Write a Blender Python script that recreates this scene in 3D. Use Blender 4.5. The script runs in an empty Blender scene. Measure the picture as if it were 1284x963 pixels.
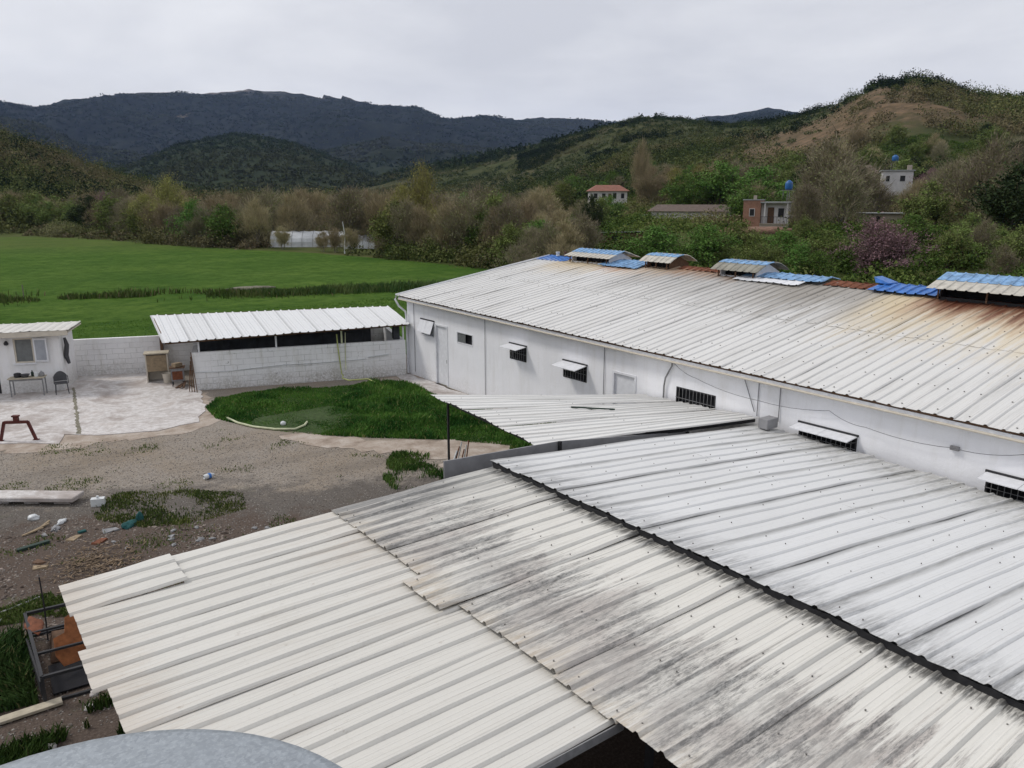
import bpy, math, random
import numpy as np
from mathutils import Vector, Matrix
random.seed(7); RNG=np.random.default_rng(11)
sc=bpy.context.scene; COL=sc.collection
R=math.radians
# ---------------------------------------------------------------- camera frame (metres; Y runs along the long barn)
FPX,CX,CY,HOR,VPX,H=980.,642.,481.5,248.,-110.,7.8
PIT=math.atan((CY-HOR)/FPX)
AZ=math.atan((CX-VPX)/(FPX*math.cos(PIT)+(CY-HOR)*math.sin(PIT)))
_f=np.array([math.sin(AZ)*math.cos(PIT),math.cos(AZ)*math.cos(PIT),-math.sin(PIT)])
_r=np.array([math.cos(AZ),-math.sin(AZ),0.]); _u=np.cross(_r,_f); _C=np.array([0,0,H])
def ray(x,y): return _f*FPX+_r*(x-CX)-_u*(y-CY)
def G(x,y,z=0.):
    d=ray(x,y); return _C+d*(z-H)/d[2]
def PX(x,y,X0):
    d=ray(x,y); return _C+d*X0/d[0]
def PY(x,y,Y0):
    d=ray(x,y); return _C+d*Y0/d[1]
def azx(x): return AZ+math.atan((x-CX)/1007.)
def slope(x,y):
    d=ray(x,y); return d[2]/math.hypot(d[0],d[1])
def polar(x,r):
    a=azx(x); return (r*math.sin(a), r*math.cos(a))

# ---------------------------------------------------------------- objects
def tag(o,label=None,cat=None,group=None,kind=None):
    if label: o['label']=label
    if cat: o['category']=cat
    if group: o['group']=group
    if kind: o['kind']=kind
    return o
def empty(name,loc=(0,0,0),rz=0.,label=None,cat=None,group=None):
    o=bpy.data.objects.new(name,None); COL.objects.link(o); o.empty_display_size=.2
    o.location=loc; o.rotation_euler=(0,0,rz); return tag(o,label,cat,group)
def link(name,me,mats,parent=None):
    o=bpy.data.objects.new(name,me); COL.objects.link(o)
    if not isinstance(mats,(list,tuple)): mats=[mats]
    if not me.materials:
        for m in mats: me.materials.append(m)
    if parent is not None: o.parent=parent
    return o
def copy_tree(o,parent=None):
    c=o.copy(); COL.objects.link(c); c.parent=parent
    for ch in list(o.children): copy_tree(ch,c)
    return c
class MB:
    def __init__(s): s.v=[]; s.f=[]; s.m=[]; s.a=[]
    def add(s,vs,fs,m=0):
        b=len(s.v); s.v+= [tuple(map(float,v)) for v in vs]; s.f+=[tuple(b+i for i in f) for f in fs]; s.m+=[m]*len(fs)
        return s
    def box(s,x0,x1,y0,y1,z0,z1,m=0):
        vs=[(x,y,z) for z in (z0,z1) for y in (y0,y1) for x in (x0,x1)]
        return s.add(vs,[(0,2,3,1),(4,5,7,6),(0,1,5,4),(2,6,7,3),(0,4,6,2),(1,3,7,5)],m)
    def hexa(s,p,m=0):   # 8 corners: bottom ring of 4 then top ring of 4
        return s.add(p,[(3,2,1,0),(4,5,6,7),(0,1,5,4),(1,2,6,5),(2,3,7,6),(3,0,4,7)],m)
    def bar(s,a,b,w=.05,h=None,m=0):
        a=Vector(a);b=Vector(b);h=h or w; d=(b-a).normalized()
        up=Vector((0,0,1)) if abs(d.z)<.95 else Vector((0,1,0))
        x=d.cross(up).normalized()*w/2; y=x.cross(d).normalized()*h/2
        P=[q+sx*x+sy*y for q in (a,b) for sx,sy in ((-1,-1),(1,-1),(1,1),(-1,1))]
        return s.hexa(P,m)
    def tube(s,pts,rad,n=6,m=0,cap=True):
        pts=[Vector(p) for p in pts]; k=len(pts)
        rs=rad if isinstance(rad,(list,tuple)) else [rad]*k
        b=len(s.v)
        for i,p in enumerate(pts):
            d=(pts[min(i+1,k-1)]-pts[max(i-1,0)]).normalized()
            up=Vector((0,0,1)) if abs(d.z)<.9 else Vector((1,0,0))
            x=d.cross(up).normalized(); y=d.cross(x)
            for j in range(n):
                a=2*math.pi*j/n; s.v.append(tuple(p+rs[i]*(math.cos(a)*x+math.sin(a)*y)))
        for i in range(k-1):
            for j in range(n):
                s.f.append((b+i*n+j,b+i*n+(j+1)%n,b+(i+1)*n+(j+1)%n,b+(i+1)*n+j)); s.m.append(m)
        if cap:
            s.f.append(tuple(b+j for j in range(n))); s.m.append(m)
            s.f.append(tuple(b+(k-1)*n+j for j in reversed(range(n)))); s.m.append(m)
        return s
    def lathe(s,prof,n=24,c=(0,0,0),m=0):
        b=len(s.v)
        for r_,z in prof:
            for j in range(n):
                a=2*math.pi*j/n; s.v.append((c[0]+r_*math.cos(a),c[1]+r_*math.sin(a),c[2]+z))
        for i in range(len(prof)-1):
            for j in range(n):
                s.f.append((b+i*n+j,b+i*n+(j+1)%n,b+(i+1)*n+(j+1)%n,b+(i+1)*n+j)); s.m.append(m)
        s.f.append(tuple(b+j for j in reversed(range(n)))); s.m.append(m)
        s.f.append(tuple(b+(len(prof)-1)*n+j for j in range(n))); s.m.append(m)
        return s
    def mesh(s,name,smooth=False,off=(0,0,0)):
        me=bpy.data.meshes.new(name)
        ox,oy,oz=off
        me.from_pydata([(x-ox,y-oy,z-oz) for x,y,z in s.v],[],s.f)
        if any(s.m): me.polygons.foreach_set('material_index',s.m)
        if smooth: me.polygons.foreach_set('use_smooth',[True]*len(s.f))
        me.update()
        if s.a:
            q=np.zeros((len(s.v),4),dtype=np.float32); q[:,3]=1; q[:len(s.a),:3]=s.a
            at=me.attributes.new('sheetuv','FLOAT_COLOR','POINT'); at.data.foreach_set('color',q.ravel())
        return me
    def build(s,name,mats,parent=None,smooth=False,off=(0,0,0)):
        return link(name,s.mesh(name,smooth,off),mats,parent)
def bevel(o,w=.01,seg=2):
    m=o.modifiers.new('bevel','BEVEL'); m.width=w; m.segments=seg; m.limit_method='ANGLE'; return o
def np_mesh(name,V,Fc,col=None,smooth=False):
    V=np.asarray(V,dtype=np.float32); Fc=np.asarray(Fc,dtype=np.int32); n=Fc.shape[1]
    me=bpy.data.meshes.new(name); me.vertices.add(len(V)); me.vertices.foreach_set('co',V.ravel())
    me.loops.add(Fc.size); me.loops.foreach_set('vertex_index',Fc.ravel())
    me.polygons.add(len(Fc)); me.polygons.foreach_set('loop_start',np.arange(0,Fc.size,n,dtype=np.int32))
    if smooth: me.polygons.foreach_set('use_smooth',np.ones(len(Fc),dtype=bool))
    me.update(calc_edges=True)
    if col is not None:
        a=me.attributes.new('tint','FLOAT_COLOR','POINT')
        c=np.ones((len(V),4),dtype=np.float32); c[:,:3]=col; a.data.foreach_set('color',c.ravel())
    return me

# ---------------------------------------------------------------- materials
class NT:
    def __init__(s,name,rough=.8,metal=0.,spec=.3):
        s.m=bpy.data.materials.new(name); s.m.use_nodes=True; s.t=s.m.node_tree; s.b=s.t.nodes['Principled BSDF']
        s.b.inputs['Roughness'].default_value=rough; s.b.inputs['Metallic'].default_value=metal
        s.b.inputs['Specular IOR Level'].default_value=spec
        s.geo=s.t.nodes.new('ShaderNodeNewGeometry')
    def n(s,t,**k):
        o=s.t.nodes.new(t)
        for a,b in k.items(): setattr(o,a,b)
        return o
    def put(s,sock,v):
        if isinstance(v,bpy.types.NodeSocket): s.t.links.new(v,sock)
        elif isinstance(v,(tuple,list)) and len(v)==3 and sock.type=='RGBA': sock.default_value=(*v,1)
        else: sock.default_value=v
    def pos(s,sc_=(1,1,1),rot=0.,obj=False):
        mp=s.n('ShaderNodeMapping'); mp.inputs['Scale'].default_value=sc_; mp.inputs['Rotation'].default_value=(0,0,rot)
        if obj: s.t.links.new(s.n('ShaderNodeTexCoord').outputs['Object'],mp.inputs[0])
        else: s.t.links.new(s.geo.outputs['Position'],mp.inputs[0])
        return mp.outputs[0]
    def xyz(s):
        x=s.n('ShaderNodeSeparateXYZ'); s.t.links.new(s.geo.outputs['Position'],x.inputs[0]); return x.outputs
    def noise(s,scale=5,detail=6,rough=.6,vec=None,dist=0.):
        o=s.n('ShaderNodeTexNoise'); o.inputs['Scale'].default_value=scale; o.inputs['Detail'].default_value=detail
        o.inputs['Roughness'].default_value=rough; o.inputs['Distortion'].default_value=dist
        s.put(o.inputs['Vector'],vec if vec is not None else s.geo.outputs['Position']); return o.outputs['Fac']
    def vor(s,scale,vec=None,out='Distance',feat='F1'):
        o=s.n('ShaderNodeTexVoronoi',feature=feat); o.inputs['Scale'].default_value=scale
        s.put(o.inputs['Vector'],vec if vec is not None else s.geo.outputs['Position']); return o.outputs[out]
    def rng(s,v,a,b,c=0.,d=1.,smooth=False):
        o=s.n('ShaderNodeMapRange'); o.interpolation_type='SMOOTHSTEP' if smooth else 'LINEAR'
        for i,q in enumerate((v,a,b,c,d)): s.put(o.inputs[i],q)
        return o.outputs[0]
    def math(s,op,a,b=0.):
        o=s.n('ShaderNodeMath',operation=op); s.put(o.inputs[0],a); s.put(o.inputs[1],b); return o.outputs[0]
    def mix(s,f,a,b,mode='MIX'):
        o=s.n('ShaderNodeMix',data_type='RGBA',blend_type=mode); s.put(o.inputs[0],f); s.put(o.inputs[6],a); s.put(o.inputs[7],b); return o.outputs[2]
    def ramp(s,f,stops):
        o=s.n('ShaderNodeValToRGB'); e=o.color_ramp.elements
        while len(e)<len(stops): e.new(.5)
        for q,(p_,c) in zip(e,stops): q.position=p_; q.color=(*c,1)
        s.put(o.inputs[0],f); return o.outputs[0]
    def attr(s,name='tint'):
        o=s.n('ShaderNodeAttribute',attribute_name=name); return o.outputs['Color']
    def orand(s): return s.n('ShaderNodeObjectInfo').outputs['Random']
    def bump(s,h,strength=.3,dist=.02):
        o=s.n('ShaderNodeBump'); o.inputs['Strength'].default_value=strength; o.inputs['Distance'].default_value=dist
        s.put(o.inputs['Height'],h); s.t.links.new(o.outputs[0],s.b.inputs['Normal']); return s
    def col(s,c): s.put(s.b.inputs['Base Color'],c); return s
    def rough(s,v): s.put(s.b.inputs['Roughness'],v); return s
def simple(name,c,rough=.8,var=.25,scale=6,metal=0.,spec=.3,bump=.0):
    t=NT(name,rough,metal,spec)
    nz=t.noise(scale,6,.65)
    t.col(t.mix(t.rng(nz,.3,.7),tuple(q*(1-var) for q in c),tuple(min(1,q*(1+var*.6)) for q in c)))
    if bump: t.bump(nz,bump,.02)
    return t.m
M={}
# --- roofs
def roof_mat(name,base,dirt,kind):
    t=NT(name,.5,0.,.3); X,Y,Z=t.xyz()
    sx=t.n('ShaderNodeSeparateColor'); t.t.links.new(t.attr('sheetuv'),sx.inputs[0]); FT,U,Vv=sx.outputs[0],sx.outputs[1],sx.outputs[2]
    st=t.noise(1.,7,.7,t.pos((.45,5.,1.)))            # streaks down the slope
    fine=t.noise(1.,5,.7,t.pos((2.5,24.,4.)))
    blotch=t.noise(.35,6,.6); speck=t.noise(38,4,.7)
    c=t.mix(t.rng(st,.4,.7,0,.22),base,tuple(q*.8 for q in base))
    c=t.mix(t.math('MULTIPLY',t.orand(),.25),c,tuple(q*d for q,d in zip(base,(.78,.77,.75))))
    c=t.mix(t.rng(speck,.6,.72,0,.25),c,tuple(q*.62 for q in base))
    c=t.mix(t.math('MULTIPLY',t.rng(t.noise(9,6,.8),.56,.66),t.rng(blotch,.4,.6,.1,.4)),c,tuple(q*.72 for q in base))
    c=t.mix(t.math('MULTIPLY',t.rng(FT,.55,1.),t.rng(fine,.3,.6,.15,.5)),c,tuple(q*.45 for q in base))   # grime plus painted shade at the foot of each rib
    if kind in('cream','stained'):
        sc_=t.rng(t.noise(1.,4,.6,t.pos((.22,30.,1.))),.60,.70,0,.6); c=t.mix(sc_,c,(.27,.26,.24))
        dn=t.rng(t.noise(4.5,6,.7),.66,.72,0,.4); c=t.mix(dn,c,(.34,.28,.22))
    if kind=='cream':      # lower canopy: beige, faint rust at ends
        m=t.math('MULTIPLY',t.rng(st,.52,.72),t.rng(blotch,.45,.65)); c=t.mix(t.math('MULTIPLY',m,.35),c,dirt)
        e=t.rng(t.math('ADD',X,t.rng(fine,.3,.7,-.5,.5)),.9,1.7,1,0); c=t.mix(t.math('MULTIPLY',e,.25),c,(.36,.24,.14))
        e=t.rng(t.math('ADD',X,t.rng(st,.3,.7,-.8,.8)),3.9,5.1,0,1); c=t.mix(t.math('MULTIPLY',e,t.rng(blotch,.42,.62,0,.28)),c,(.44,.35,.27))
    if kind=='stained':    # dark lichen streaks in a wide band across the sheets
        band=t.math('MULTIPLY',t.rng(t.math('ADD',X,t.rng(st,.25,.75,-1.3,1.3)),4.7,5.6,.45,1,True),t.rng(t.math('ADD',X,t.rng(t.noise(1.,6,.75,t.pos((.5,8.,1.))),.2,.8,-1.6,1.6)),6.4,7.1,1,0,True))
        gr=t.noise(1.,8,.85,t.pos((7.,26.,9.))); g=t.math('MULTIPLY',band,t.rng(t.math('ADD',t.math('MULTIPLY',gr,.6),t.math('ADD',t.math('MULTIPLY',fine,.3),t.math('MULTIPLY',st,.2))),.52,.60))
        c=t.mix(t.math('MULTIPLY',band,t.rng(t.noise(.8,5,.6),.45,.6,0,.5)),c,(.33,.27,.245))
        c=t.mix(t.math('MULTIPLY',band,t.rng(st,.38,.56,.1,.55)),c,(.37,.355,.335))
        c=t.mix(t.math('MULTIPLY',g,t.rng(t.noise(1.,5,.65,t.pos((.7,2.2,1))),.38,.6,.3,.92)),c,dirt)
        e=t.rng(t.math('ADD',X,t.rng(fine,.3,.7,-.10,.10)),7.95,8.2,0,.85,True); c=t.mix(t.math('MULTIPLY',e,t.rng(fine,.38,.5,.2,1)),c,(.07,.068,.065))  # mostly shade between the ribs, painted dark along the upper seam
        e=t.rng(t.math('ADD',X,t.rng(st,.3,.7,-.5,.5)),4.7,5.3,1,0); c=t.mix(t.math('MULTIPLY',e,t.rng(fine,.35,.6,0,.6)),c,(.40,.31,.20))
        e=t.math('MULTIPLY',t.rng(Y,9.5,11.6,0,.7),t.rng(st,.35,.6)); c=t.mix(e,c,(.20,.20,.195))
    if kind in('white','plain'):      # white sheets, grey lane of dirt where sheets overlap and at both ends
        lane=t.math('MAXIMUM',t.rng(U,.02,.13,1,0),t.rng(U,.95,.99,0,.6)); c=t.mix(t.math('MULTIPLY',lane,t.rng(t.math('ADD',fine,t.math('MULTIPLY',blotch,.5)),.5,.85,.45,.95)),c,dirt)
    if kind=='white':
        e=t.rng(t.math('ADD',X,t.rng(st,.3,.7,-.6,.6)),8.3,9.2,.6,0); c=t.mix(t.math('MULTIPLY',e,t.rng(fine,.35,.6)),c,(.13,.13,.13))
        e=t.rng(t.math('ADD',X,t.rng(st,.3,.7,-1.2,1.2)),14.8,16.6,0,.6); c=t.mix(t.math('MULTIPLY',e,t.rng(fine,.35,.6)),c,(.22,.21,.18))
    if kind=='barn':
        m=t.rng(t.noise(1.,6,.7,t.pos((.12,2.2,1.))),.52,.7); c=t.mix(t.math('MULTIPLY',m,t.rng(fine,.3,.6,.15,.5)),c,dirt)
        wob=t.rng(t.noise(1.,6,.72,t.pos((.35,4.5,1.))),.25,.75,-1.,1.)
        def stain(c,y0,y1,xlen,colr,amt,soft=1.2,top=25.9):
            yy=t.math('ADD',Y,t.math('MULTIPLY',wob,.55))
            a=t.math('MULTIPLY',t.rng(yy,y0-soft,y0+.2,0,1,True),t.rng(yy,y1-.2,y1+soft,1,0,True))
            xx=t.math('ADD',X,t.math('MULTIPLY',wob,xlen*.35))
            b=t.rng(xx,top-xlen,top-xlen*.25,0,1,True)
            return t.mix(t.math('MULTIPLY',t.math('MULTIPLY',a,b),amt),c,colr)
        c=stain(c,15.5,22.5,6.,(.28,.265,.245),.65,2.5)
        c=stain(c,11.8,16.,6.,(.25,.225,.19),.75,2.2)
        c=stain(c,26.2,29.,4.,(.55,.40,.18),.6,1.)
        c=stain(c,24.2,26.,2.2,(.28,.075,.03),.95,.3)
        c=stain(c,22.5,25.,3.,(.50,.34,.19),.6,1.2)
        c=stain(c,19.,22.,2.2,(.30,.17,.09),.85,.8)
        c=stain(c,5.,12.4,6.8,(.60,.50,.33),.9,1.1)
        c=stain(c,5.,11.6,3.9,(.30,.15,.09),.95,.7)
        c=stain(c,5.,11.2,3.0,(.11,.036,.02),1.,.5)
    t.col(c); t.bump(t.math('ADD',t.math('ADD',t.math('MULTIPLY',blotch,1.4),t.math('MULTIPLY',t.noise(2.5,4,.55),.5)),t.math('MULTIPLY',fine,.12)),.4,.035)
    t.rough(t.rng(st,.3,.7,.42,.65)); return t.m
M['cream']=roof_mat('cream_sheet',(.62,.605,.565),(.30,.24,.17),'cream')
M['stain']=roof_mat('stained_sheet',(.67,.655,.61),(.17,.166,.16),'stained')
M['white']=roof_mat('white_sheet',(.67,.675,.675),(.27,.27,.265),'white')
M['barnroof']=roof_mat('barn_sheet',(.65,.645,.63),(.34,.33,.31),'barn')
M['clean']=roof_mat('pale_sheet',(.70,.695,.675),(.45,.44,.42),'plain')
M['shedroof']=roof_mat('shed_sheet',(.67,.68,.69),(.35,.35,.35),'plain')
M['screw']=simple('screw_metal',(.2,.19,.18),.5)
# --- walls
def wall_mat(name,base,scale=1.,dirt=.5,block=False,zlow=.0):
    t=NT(name,.85,0,.2); X,Y,Z=t.xyz()
    n1=t.noise(.9,7,.65); n2=t.noise(1.,6,.7,t.pos((3,3,.5))); n3=t.noise(14,5,.6)
    c=t.mix(t.rng(n1,.4,.68,0,.35),base,tuple(q*.80 for q in base))
    c=t.mix(t.rng(n2,.5,.72,0,.5*dirt*2),c,tuple(q*k for q,k in zip(base,(.7,.68,.62))))
    lo=t.math('MULTIPLY',t.rng(t.math('ADD',Z,t.rng(n1,.3,.7,-.45,.45)),zlow,zlow+.75,1,0),t.rng(n3,.35,.6,.2,1))
    c=t.mix(t.math('MULTIPLY',lo,dirt),c,(.24,.22,.18))
    h=n3
    if block:
        tc=t.n('ShaderNodeTexCoord'); mp=t.n('ShaderNodeMapping'); mp.inputs['Rotation'].default_value=(R(90),0,0)
        t.t.links.new(tc.outputs['Object'],mp.inputs[0])
        br=t.n('ShaderNodeTexBrick'); br.inputs['Scale'].default_value=1.; br.inputs['Brick Width'].default_value=.5; br.inputs['Row Height'].default_value=.24
        br.inputs['Mortar Size'].default_value=.012; br.inputs['Mortar Smooth'].default_value=.4
        mp2=t.n('ShaderNodeVectorMath',operation='ADD'); t.t.links.new(mp.outputs[0],mp2.inputs[0])
        w=t.n('ShaderNodeTexNoise'); w.inputs['Scale'].default_value=3.; t.t.links.new(mp.outputs[0],w.inputs['Vector'])
        sm=t.n('ShaderNodeVectorMath',operation='SCALE'); sm.inputs['Scale'].default_value=.05; t.t.links.new(w.outputs['Color'],sm.inputs[0]); t.t.links.new(sm.outputs[0],mp2.inputs[1])
        t.t.links.new(mp2.outputs[0],br.inputs['Vector'])
        br.inputs['Color1'].default_value=(*base,1); br.inputs['Color2'].default_value=(*[q*.86 for q in base],1); br.inputs['Mortar'].default_value=(.22,.22,.21,1)
        gap=t.math('MULTIPLY',br.outputs['Fac'],t.rng(n1,.42,.62,.05,.6))
        c=t.mix(.45,c,br.outputs['Color'],'MULTIPLY') if False else c
        c=t.mix(gap,c,(.2,.2,.19)); h=t.math('SUBTRACT',n3,t.math('MULTIPLY',br.outputs['Fac'],1.5))
        sp=t.rng(t.noise(5,5,.8),.63,.68); c=t.mix(t.math('MULTIPLY',sp,.7),c,(.2,.19,.18))
    t.col(c); t.bump(h,.35,.015); return t.m
M['barnwall']=wall_mat('barn_plaster',(.84,.845,.875),dirt=.3)
M['block']=wall_mat('white_block',(.81,.81,.82),block=True,dirt=.7)
M['housewall']=wall_mat('house_plaster',(.80,.795,.80),dirt=.5)
M['white_paint']=simple('white_paint',(.72,.73,.76),.5,.12)
M['beige']=simple('beige_panel',(.56,.51,.43),.6,.12)
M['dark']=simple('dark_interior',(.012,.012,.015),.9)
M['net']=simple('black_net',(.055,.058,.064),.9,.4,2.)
M['glass']=simple('dusty_glass',(.05,.055,.06),.12,.3,3,spec=.6)
M['glassw']=simple('pale_glass',(.34,.36,.40),.25,.15,3,spec=.5)
M['greyblind']=simple('grey_blind',(.17,.18,.18),.6,.2)
M['steel']=simple('grey_steel',(.22,.22,.225),.5,.3,9)
M['darksteel']=simple('dark_steel',(.03,.03,.033),.6,.3)
M['galv']=None
M['rust']=simple('rusty_iron',(.17,.06,.03),.85,.5,9,bump=.4)
M['rustplate']=simple('orange_rust',(.26,.095,.035),.85,.45,7,bump=.3)
M['redpaint']=simple('dark_red_paint',(.10,.025,.02),.6,.4,8)
M['blue']=simple('blue_sheet',(.045,.17,.50),.4,.35,6)
M['bluefade']=simple('faded_blue_sheet',(.20,.36,.58),.5,.55,5)
M['wood']=simple('weathered_wood',(.30,.23,.15),.85,.35,9)
M['woodpale']=simple('pale_plank',(.45,.40,.31),.85,.25,6)
M['chips']=simple('wood_chips',(.20,.145,.095),.9,.6,4)
M['brown']=simple('brown_wood',(.13,.075,.045),.8,.4,9)
M['plasticgrey']=simple('grey_plastic',(.07,.07,.075),.5,.2)
M['whiteplastic']=simple('white_plastic',(.6,.62,.63),.4,.15,8)
M['teal']=simple('teal_cloth',(.02,.085,.085),.9,.4,12)
M['darkgreen']=simple('dark_green_plastic',(.02,.04,.03),.6,.3)
M['hose']=simple('yellow_hose',(.42,.46,.17),.5,.2)
M['paleyellow']=simple('pale_pipe',(.52,.54,.36),.6,.2)
M['partition']=simple('grey_partition',(.27,.27,.28),.8,.2,3)
M['crack']=simple('weedy_crack',(.20,.185,.14),.95,.5,6)
M['ventsheet']=simple('weathered_vent_sheet',(.50,.475,.42),.6,.3,4)
M['ventgrey']=simple('grey_vent_sheet',(.27,.26,.22),.7,.4,4)
M['cable']=simple('grey_cable',(.16,.16,.18),.7,.2)
M['brick']=simple('red_brick',(.30,.165,.115),.9,.25,3.)
M['redtile']=simple('red_tile',(.24,.11,.08),.85,.35,2.)
M['browntile']=simple('brown_tile',(.13,.10,.085),.9,.3,2.)
M['greyroof']=simple('grey_roof',(.30,.31,.31),.7,.25,1.)
M['housewhite']=simple('far_white_wall',(.60,.58,.58),.9,.15,1.)
M['housebeige']=simple('far_beige_wall',(.36,.31,.26),.9,.2,1.)
M['poly']=simple('greenhouse_film',(.60,.62,.64),.4,.25,.8)
M['window']=simple('far_window',(.02,.02,.023),.3)
M['bluetank']=simple('blue_tank',(.025,.12,.33),.4,.2)
M['bark']=simple('bark',(.10,.082,.062),.95,.35,5)
M['barkpale']=simple('pale_bark',(.20,.18,.15),.95,.3,5)
t=NT('galvanised',.5,.3,.4); v=t.vor(60,out='Color'); n=t.noise(60,4,.7); nb=t.noise(1.5,5,.6)
bw=t.n('ShaderNodeRGBToBW'); t.t.links.new(v,bw.inputs[0])
c=t.mix(t.rng(bw.outputs[0],.2,.8,0,1),(.25,.275,.30),(.32,.35,.38)); c=t.mix(t.rng(n,.5,.7,0,.5),c,(.5,.54,.57)); c=t.mix(t.rng(nb,.4,.7,0,.4),c,(.28,.31,.34))
t.col(c).bump(n,.1,.002); M['galv']=t.m
# --- leaf / grass / terrain
def tint_mat(name,rough=.75,trans=True,mul=1.):
    t=NT(name,rough,0,.04); a=t.attr(); 
    rr=t.orand(); hv=t.n('ShaderNodeHueSaturation'); t.put(hv.inputs['Color'],a); t.put(hv.inputs['Value'],t.rng(rr,0,1,1.3*mul,1.95*mul)); t.put(hv.inputs['Hue'],t.rng(rr,0,1,.485,.512)); hv.inputs['Saturation'].default_value=1.
    t.col(hv.outputs[0]); return t.m
M['leaf']=tint_mat('foliage'); M['blade']=tint_mat('grass_blades',.6,mul=.72); M['veg']=tint_mat('hill_vegetation',.9,mul=.85)
M['pebble']=tint_mat('pebbles',.9,mul=.62)
# gravel yard + far ground
t=NT('ground',.95,0,.03); X,Y,Z=t.xyz()
n1=t.noise(.22,7,.62,dist=.4); n2=t.noise(1.6,8,.7); n3=t.noise(22,6,.75); pb=t.vor(16,out='Color')
bw=t.n('ShaderNodeRGBToBW'); t.t.links.new(pb,bw.inputs[0])
grav=t.ramp(n3,[(.3,(.10,.083,.068)),(.5,(.245,.212,.178)),(.7,(.42,.38,.335))])
grav=t.mix(t.rng(bw.outputs[0],.3,.8,0,.35),grav,(.32,.30,.275))
brown=t.ramp(n3,[(.25,(.045,.034,.028)),(.55,(.11,.086,.072)),(.8,(.25,.21,.18))])
tan=t.ramp(n3,[(.25,(.15,.115,.08)),(.6,(.28,.225,.165)),(.8,(.36,.31,.25))])
dk=t.ramp(n3,[(.25,(.07,.062,.056)),(.6,(.145,.130,.116)),(.8,(.27,.25,.23))])
yard=t.mix(t.rng(n1,.45,.68,0,.75),grav,tan); rut=t.noise(1.,6,.65,t.pos((.25,.9,1.),rot=.5)); yard=t.mix(t.rng(rut,.5,.66,0,.5),yard,(.15,.13,.11))
# darker compacted soil near the camera end of the yard
s=t.math('ADD',t.math('MULTIPLY',X,.55),Y); s=t.math('ADD',s,t.rng(n2,.25,.75,-1.4,1.4)); s=t.math('ADD',s,t.rng(n1,.3,.7,-1.,1.))
yard=t.mix(t.rng(s,23.2,25.,1,0,True),yard,dk)
yard=t.mix(t.rng(s,21.3,22.8,1,0,True),yard,brown)
green=t.rng(t.noise(.9,8,.75),.58,.68,0,.55); yard=t.mix(t.math('MULTIPLY',green,t.rng(n1,.45,.6)),yard,(.055,.085,.025))
far=t.ramp(t.noise(.05,8,.7),[(.35,(.045,.065,.02)),(.5,(.07,.085,.028)),(.65,(.11,.10,.05))])
rad=t.math('POWER',t.math('ADD',t.math('MULTIPLY',X,X),t.math('MULTIPLY',Y,Y)),.5)
c=t.mix(t.rng(rad,41,46,0,1,True),yard,far)
# hills: shrub cover, bare tan earth; only the look of the land itself
hz=t.noise(.012,9,.68,dist=.3); hz2=t.noise(.0035,8,.62); hz3=t.noise(.06,7,.72)
hill=t.mix(t.rng(hz3,.38,.6),(.028,.038,.015),(.06,.066,.028))
hill=t.mix(t.rng(hz,.5,.62,0,.6),hill,(.10,.085,.05))
hill=t.mix(t.math('MULTIPLY',t.rng(hz2,.5,.62,0,.7),t.rng(hz3,.42,.55)),hill,(.09,.068,.04))
c=t.mix(t.rng(rad,190,330,0,1,True),c,hill); c=t.mix(t.rng(rad,720,950,0,.9,True),c,(.020,.030,.016))
vd=t.n('ShaderNodeVectorMath',operation='DISTANCE'); t.t.links.new(t.geo.outputs['Position'],vd.inputs[0]); vd.inputs[1].default_value=(*polar(1055,372),41)
ve=t.n('ShaderNodeVectorMath',operation='DISTANCE'); t.t.links.new(t.geo.outputs['Position'],ve.inputs[0]); ve.inputs[1].default_value=(*polar(1035,440),58); vmin=t.math('MINIMUM',vd.outputs['Value'],ve.outputs['Value'])
bare=t.rng(t.math('ADD',vmin,t.rng(hz3,.3,.7,-28,28)),38,66,1,0,True); c=t.mix(t.math('MULTIPLY',bare,t.rng(hz3,.36,.5,.3,1)),c,t.mix(t.rng(t.noise(.2,6,.7),.4,.6),(.17,.118,.075),(.085,.066,.042)))
mt=t.mix(t.rng(t.noise(.016,9,.8),.38,.62),(.005,.008,.008),(.020,.025,.020))
cliff=t.math('MULTIPLY',t.rng(t.noise(1.,9,.72,t.pos((.004,.004,.02))),.48,.58),t.rng(Z,470,545,0,1,True))
mt=t.mix(t.math('MULTIPLY',cliff,.8),mt,(.24,.21,.19))
sc2=t.rng(t.noise(.0035,7,.7),.64,.67,0,.75); mt=t.mix(sc2,mt,(.16,.135,.10))
c=t.mix(t.rng(rad,1500,2400,0,1,True),c,mt)
t.col(c); t.bump(t.math('ADD',n3,t.math('MULTIPLY',bw.outputs[0],.5)),.5,.03); M['ground']=t.m
# bare eroded flank of the near right hill: mixed in by height above the valley
t=NT('field_grass',.95,0,.02); X,Y,Z=t.xyz(); n=t.noise(.09,7,.65); n2=t.noise(3.,8,.8); n3=t.noise(1.,7,.7,t.pos((.03,.22,1),rot=AZ*1.0))
c=t.mix(t.rng(n,.38,.64),(.052,.105,.018),(.095,.155,.030)); c=t.mix(t.rng(n3,.45,.65,0,.5),c,(.062,.115,.024)); c=t.mix(t.rng(t.noise(.7,9,.85),.42,.62,0,.75),c,(.018,.052,.007))
d=t.math('ADD',t.math('MULTIPLY',X,.45),Y); tr=t.math('MULTIPLY',t.rng(d,128,170,0,.7,True),t.rng(n3,.35,.6,.25,.8)); c=t.mix(tr,c,(.105,.115,.04))
t.col(c).bump(n2,.6,.15); M['field']=t.m
M['turf']=simple('turf',(.045,.075,.022),.95,.5,7)
t=NT('worn_concrete',.85,0,.25); n=t.noise(.55,8,.68,dist=.5); n2=t.noise(5,7,.7); n3=t.noise(30,4,.7)
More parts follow.
